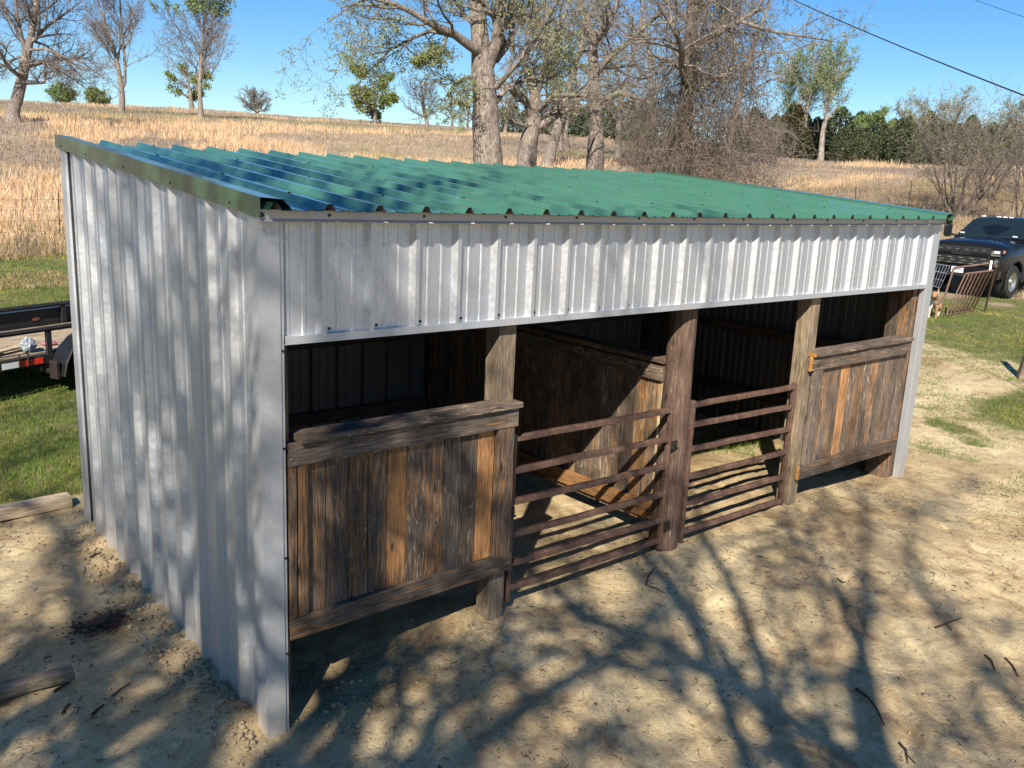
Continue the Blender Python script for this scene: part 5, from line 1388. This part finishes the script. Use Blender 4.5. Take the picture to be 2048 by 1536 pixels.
# ---- boards and logs on the ground at left
o = timber((-3.2, 4.12, gz(-2, 4.1) + .06), (-.06, 4.17, gz(-.3, 4.15) + .065), .17, .10, (.35, .72, .5), M_PALE, 'board', parent=None, irregular=.006); props(o, 'long pale timber lying along the lawn edge left of the shelter', 'timber')
z1 = gz(-1.2, 1.3); mb = MB(); pts = [(-3.4, 1.42, z1 + .05), (-2.6, 1.39, z1 + .052), (-1.7, 1.36, z1 + .05), (-1.1, 1.31, z1 + .055), (-.76, 1.275, z1 + .065)]
o = timber(pts[0], pts[-1], .125, .065, (.3, .45, .5), M_POST, 'weathered_log', parent=None, irregular=.018); props(o, 'grey weathered log with a charred end at lower left', 'log')
# dung
rng = np.random.default_rng(4); N = 420; V = []; F = []
for i in range(N):
    a = rng.uniform(0, 6.28); r = abs(rng.normal(0, .13)); px_, py_ = -.42 + r * math.cos(a) * 1.1, 1.86 + r * math.sin(a) * .8; s_ = rng.uniform(.005, .018)
    q = ico * rng.uniform(.7, 1.3, (7, 3)) * s_ * [1, 1, .7] + [px_, py_, gz(px_, py_) + max(0, .025 - r * .12)]; V.append(q); F.append(fc + 7 * i)
o = link('dung_heap', fast_mesh('dung_heap', np.concatenate(V), np.concatenate(F)), simple('dung', (.05, .035, .022), .95, var=.5, vs=30)); props(o, 'dark crumbled dung heap on the dirt beside the left wall', 'dung', kind='stuff')
# sticks
def stick(pts, r, m, label, forks=(), name='stick'):
    mb = MB(); P3 = [(x, y, gz(x, y) + r * .9 + (h if h else 0)) for x, y, h in pts]; mb.tube(P3, [r * (1 - .5 * i / (len(P3) - 1)) for i in range(len(P3))], 6)
    for fk in forks:
        P4 = [(x, y, gz(x, y) + r * .8 + h) for x, y, h in fk]; mb.tube(P4, [r * .6, r * .5] + [r * .3] * (len(P4) - 2), 5)
    root = P3[0]; o = mb.build(name, m, None, smooth=True, origin=root); props(o, label, 'stick'); return o
M_STK = bark('bleached_stick', (.42, .36, .30), (.62, .56, .48), 12); M_STD = bark('brown_stick', (.10, .07, .05), (.2, .15, .1), 20)
def gp(u, v):
    w = ray(u, v); G_ = np.array([-.0284, -.0277, 1]); p = CN + w * (-np.dot(G_, CN) / np.dot(G_, w))
    for _ in range(4):
        z = gz(p[0], p[1]); p = CN + w * ((z - CN[2]) / w[2])
    return p[0], p[1]
def pxs(l, h=0): return [(*gp(u, v), hh) for (u, v, hh) in [(a[0], a[1], a[2] if len(a) > 2 else h) for a in l]]
stick(pxs([(278, 1270), (290, 1283, .02), (296, 1295, .01), (304, 1304)]), .010, M_STK, 'bleached forked stick by the dung heap', [pxs([(300, 1298), (322, 1290, .01), (331, 1290)])])
stick(pxs([(1292, 1172), (1296, 1160, .03), (1306, 1148, .03)]), .008, M_STD, 'small forked dark stick in front of the round pole', [pxs([(1292, 1172), (1310, 1180, .01), (1332, 1190)])])
stick(pxs([(1712, 1380), (1735, 1403, .02), (1752, 1425, .02), (1768, 1452)]), .010, M_STD, 'long curved dark stick on the dirt at lower right')
stick(pxs([(1870, 1257), (1895, 1250, .01), (1922, 1238)]), .009, M_STD, 'thin dark stick right of the long curved one', [pxs([(1893, 1250), (1903, 1262)])])
stick(pxs([(1970, 1312), (1982, 1325, .01), (1990, 1342)]), .008, M_STD, 'short bent stick near the right edge')
stick(pxs([(2010, 1318), (2025, 1335, .01), (2036, 1355)]), .008, M_STD, 'short bent stick closest to the right edge')
stick(pxs([(1798, 1488), (1812, 1505, .01), (1815, 1528)]), .008, M_STD, 'forked twig at the bottom right', [pxs([(1812, 1510), (1830, 1528)])])
stick(pxs([(1674, 1158), (1684, 1172, .01), (1690, 1166)]), .007, M_STD, 'tiny hooked twig out on the sand in front of the right post')
stick(pxs([(180, 1117), (192, 1112, .01), (202, 1107)]), .010, M_STD, 'dark stick lying on the dirt near the middle of the left wall')
stick(pxs([(166, 1135), (168, 1142, .01), (167, 1150)]), .009, M_STK, 'short pale stub of wood on the dirt left of the shelter')
stick(pxs([(225, 1392), (245, 1380, .01), (262, 1366)]), .006, M_STD, 'thin curved twig right of the weathered log')
stick(pxs([(183, 1434), (196, 1424, .01), (208, 1412)]), .011, M_STD, 'stubby dark stick below the weathered log')
stick(pxs([(126, 1430), (132, 1420, .01), (140, 1410)]), .011, M_STD, 'bark covered stick left of the stubby dark one')
stick(pxs([(108, 1385), (125, 1378, .01), (140, 1366)]), .010, M_STD, 'dark stick tucked under the end of the weathered log')

# ---- wire fence
fence = thing('wire_fence', (4.8, 24.6, gz(4.8, 24.6)), 'barbed wire fence on thin steel posts between the yard and the dry pasture', 'fence')
Fp = []
A = Vector((-12, 26.5)); B_ = gpt(120, 29.5); C_ = gpt(1816, 48); D__ = gpt(1990, 47)
line = [A, Vector((B_.x, B_.y)), Vector((C_.x, C_.y)), Vector((D__.x + 6, D__.y - 3))]
for a, b in zip(line, line[1:]):
    n = max(2, int((b - a).length / 3.4))
    for i in range(n): q = a.lerp(b, i / n); Fp.append(q)
tp_ = MB().box(-.02, .02, -.003, .003, -.3, 1.45).box(-.003, .003, -.02, .0, -.3, 1.45).mesh('steel_post')
M_TP = simple('rusty_steel_post', (.055, .035, .028), .8, .2); tp_.materials.append(M_TP)
for q in Fp:
    o = bpy.data.objects.new('steel_post', tp_); COL.objects.link(o); o.parent = fence
    o.location = Vector((q.x, q.y, gz(q.x, q.y))) - fence.location; o.rotation_euler = (rnd.uniform(-.06, .06), rnd.uniform(-.06, .06), rnd.uniform(0, 3))
for h in (.35, .65, .95, 1.25):
    P3 = []
    for a, b in zip(Fp, Fp[1:]):
        P3.append((a.x, a.y, gz(a.x, a.y) + h)); m_ = (a + b) / 2; P3.append((m_.x, m_.y, (gz(a.x, a.y) + gz(b.x, b.y)) / 2 + h - .03))
    MB().tube(P3, .004, 3, False).build('wire', M_TP, fence)
# overhead cables
def cable(p, q, sag, r, label):
    pts = [(Vector(p).lerp(Vector(q), i / 24) - Vector((0, 0, sag * 4 * (i / 24) * (1 - i / 24)))) for i in range(25)]
    o = MB().tube(pts, r, 6).build('power_line', M_BLACKF, None, smooth=True, origin=pts[0]); props(o, label, 'cable')
a, b = at(1640, 0, 22), at(2048, 157, 15); d = b - a; cable(a - d * 1.2, b + d * 1.0, .25, .011, 'black overhead cable crossing the sky at upper right')
a, b = at(1978, 0, 24), at(2048, 23, 22); d = b - a; cable(a - d * 4, b + d * 4, .1, .005, 'thin upper wire cutting the top right corner of the sky')

# ---- rusty gate frame leaning on the grass, wire panel
gA = Vector((*gp(1877, 630), 0)); gB = Vector((*gp(1969, 624), 0)); DA = (gA - CAM.xy.to_3d()).length; 
zA = gz(gA.x, gA.y); zB = gz(gB.x, gB.y); gA.z = zA; gB.z = zB
back = Vector((.55, .35, 0)).normalized()
tA = at(1908, 536, DA + .45); tB = at(1986, 526, DA + .55)
rg = thing('rusty_gate', gA, 'rusty pipe gate of slanting bars propped on the grass in front of the truck', 'gate')
def pipe(p, q, r, name, par=rg): return MB().tube([p, (Vector(p) + Vector(q)) / 2, q], r, 8).build(name, M_RUST, par, smooth=True)
pipe(gA, tA, .024, 'frame_pipe'); pipe(tA, tB, .026, 'frame_pipe')
tC = at(1992, 535, DA + .6); pipe(tB, tC, .026, 'frame_pipe'); pipe(tC, gB, .024, 'frame_pipe')
MB().beam(at(1983, 521, DA + .5), at(1980, 541, DA + .48), .045, .02).build('white_tag', M_WHITE, rg)
i0, i1 = at(1931, 548, DA + .25), at(1986, 541, DA + .30); pipe(i0, i1, .026, 'top_bar')
j0, j1 = Vector((*gp(1892, 633), 0)), Vector((*gp(1945, 624), 0)); j0.z = gz(j0.x, j0.y) + .03; j1.z = gz(j1.x, j1.y) + .03
pipe(j0, j1, .024, 'bottom_bar')
for k in range(8): pipe(i0.lerp(i1, k / 7), j0.lerp(j1, k / 7), .019, 'bar')
# welded wire panel
w0 = at(1852, 524, DA + .4); w1 = at(1900, 532, DA + .4); wd = Vector((0, 0, 0))
v0 = at(1845, 566, DA + .1); v1 = at(1880, 576, DA + .1)
wp = thing('stock_wire', (v1.x, v1.y, gz(v1.x, v1.y)), 'galvanised stock wire panel leaning beside the shelter corner', 'wire')
M_WIRE = simple('galvanised_wire', (.45, .46, .47), .45, .7)
for k in range(9): MB().tube([w0.lerp(w1, k / 8), v0.lerp(v1, k / 8)], .005, 4).build('wire', M_WIRE, wp)
for k in range(4): MB().tube([w0.lerp(v0, k / 3), w1.lerp(v1, k / 3)], .005, 4).build('wire', M_WIRE, wp)
# fence posts at the right edge
for (u, v, hgt, ln, lb) in ((2040, 757, 1.05, .10, 'short weathered fence post cut by the right edge'), (2100, 735, 1.15, .05, 'second weathered fence post beyond the right edge')):
    x, y = gp(u, v); z = gz(x, y)
    o = timber((x, y, z - .15), (x + ln * .8, y - ln, z + hgt), .13, .12, (.3, .55, .5), M_POST, 'fence_post', parent=None, irregular=.012); props(o, lb, 'post')
# ---- dog
def skin_body(name, verts, edges, radii, m, loc, rz=0, levels=2):
    me = bpy.data.meshes.new(name); me.from_pydata(verts, edges, []); o = bpy.data.objects.new(name, me); COL.objects.link(o)
    o.modifiers.new('k', 'SKIN'); 
    for v, r in zip(me.skin_vertices[0].data, radii): v.radius = (r, r)
    me.skin_vertices[0].data[0].use_root = True
    s_ = o.modifiers.new('u', 'SUBSURF'); s_.levels = levels; s_.render_levels = levels
    bpy.context.view_layer.update(); m2 = bpy.data.meshes.new_from_object(o.evaluated_get(bpy.context.evaluated_depsgraph_get())); o.modifiers.clear(); o.data = m2
    m2.materials.clear(); m2.materials.append(m)
    for p in m2.polygons: p.use_smooth = True
    o.location = loc; o.rotation_euler = (0, 0, rz); return o
mD, nD, pD = mat('dog_coat'); tcD = nD.nodes.new('ShaderNodeTexCoord').outputs['Object']
nD.links.new(ramp(nD, noise(nD, tcD, 3.2, 2).outputs[0], [(.47, (.36, .20, .10)), (.52, (.62, .52, .42))]), pD.inputs['Base Color']); pD.inputs['Roughness'].default_value = .9
# pelvis, spine, chest, neck, head, muzzle ...
dv = [(-.24, 0, .40), (-.08, 0, .41), (.10, 0, .40), (.22, 0, .42), (.33, 0, .49), (.41, 0, .54), (.50, 0, .52), (.56, 0, .505),
      (-.25, .07, .30), (-.19, .08, .22), (-.30, .08, .13), (-.28, .08, .02), (-.25, -.07, .30), (-.17, -.08, .22), (-.27, -.08, .13), (-.25, -.08, .02),
      (.20, .06, .30), (.19, .07, .16), (.19, .07, .02), (.22, -.06, .30), (.24, -.07, .16), (.23, -.07, .02), (-.31, 0, .45), (-.36, 0, .54), (-.34, 0, .62),
      (-.23, .08, .01), (-.20, -.08, .01), (.24, .07, .01), (.28, -.07, .01), (.40, .05, .60), (.40, -.05, .60)]
de = [(0, 1), (1, 2), (2, 3), (3, 4), (4, 5), (5, 6), (6, 7), (0, 8), (8, 9), (9, 10), (10, 11), (0, 12), (12, 13), (13, 14), (14, 15), (3, 16), (16, 17), (17, 18), (3, 19), (19, 20), (20, 21), (0, 22), (22, 23), (23, 24),
      (11, 25), (15, 26), (18, 27), (21, 28), (5, 29), (5, 30)]
dr = [.095, .10, .115, .11, .07, .075, .045, .03, .065, .045, .026, .022, .065, .045, .026, .022, .045, .03, .022, .045, .03, .022, .03, .022, .014, .02, .02, .02, .02, .02, .02]
x, y = gp(1866, 634); o = skin_body('dog', dv, de, dr, mD, (x, y, gz(x, y)), math.radians(200)); props(o, 'small tan and white dog standing on the grass by the shelter corner', 'dog')
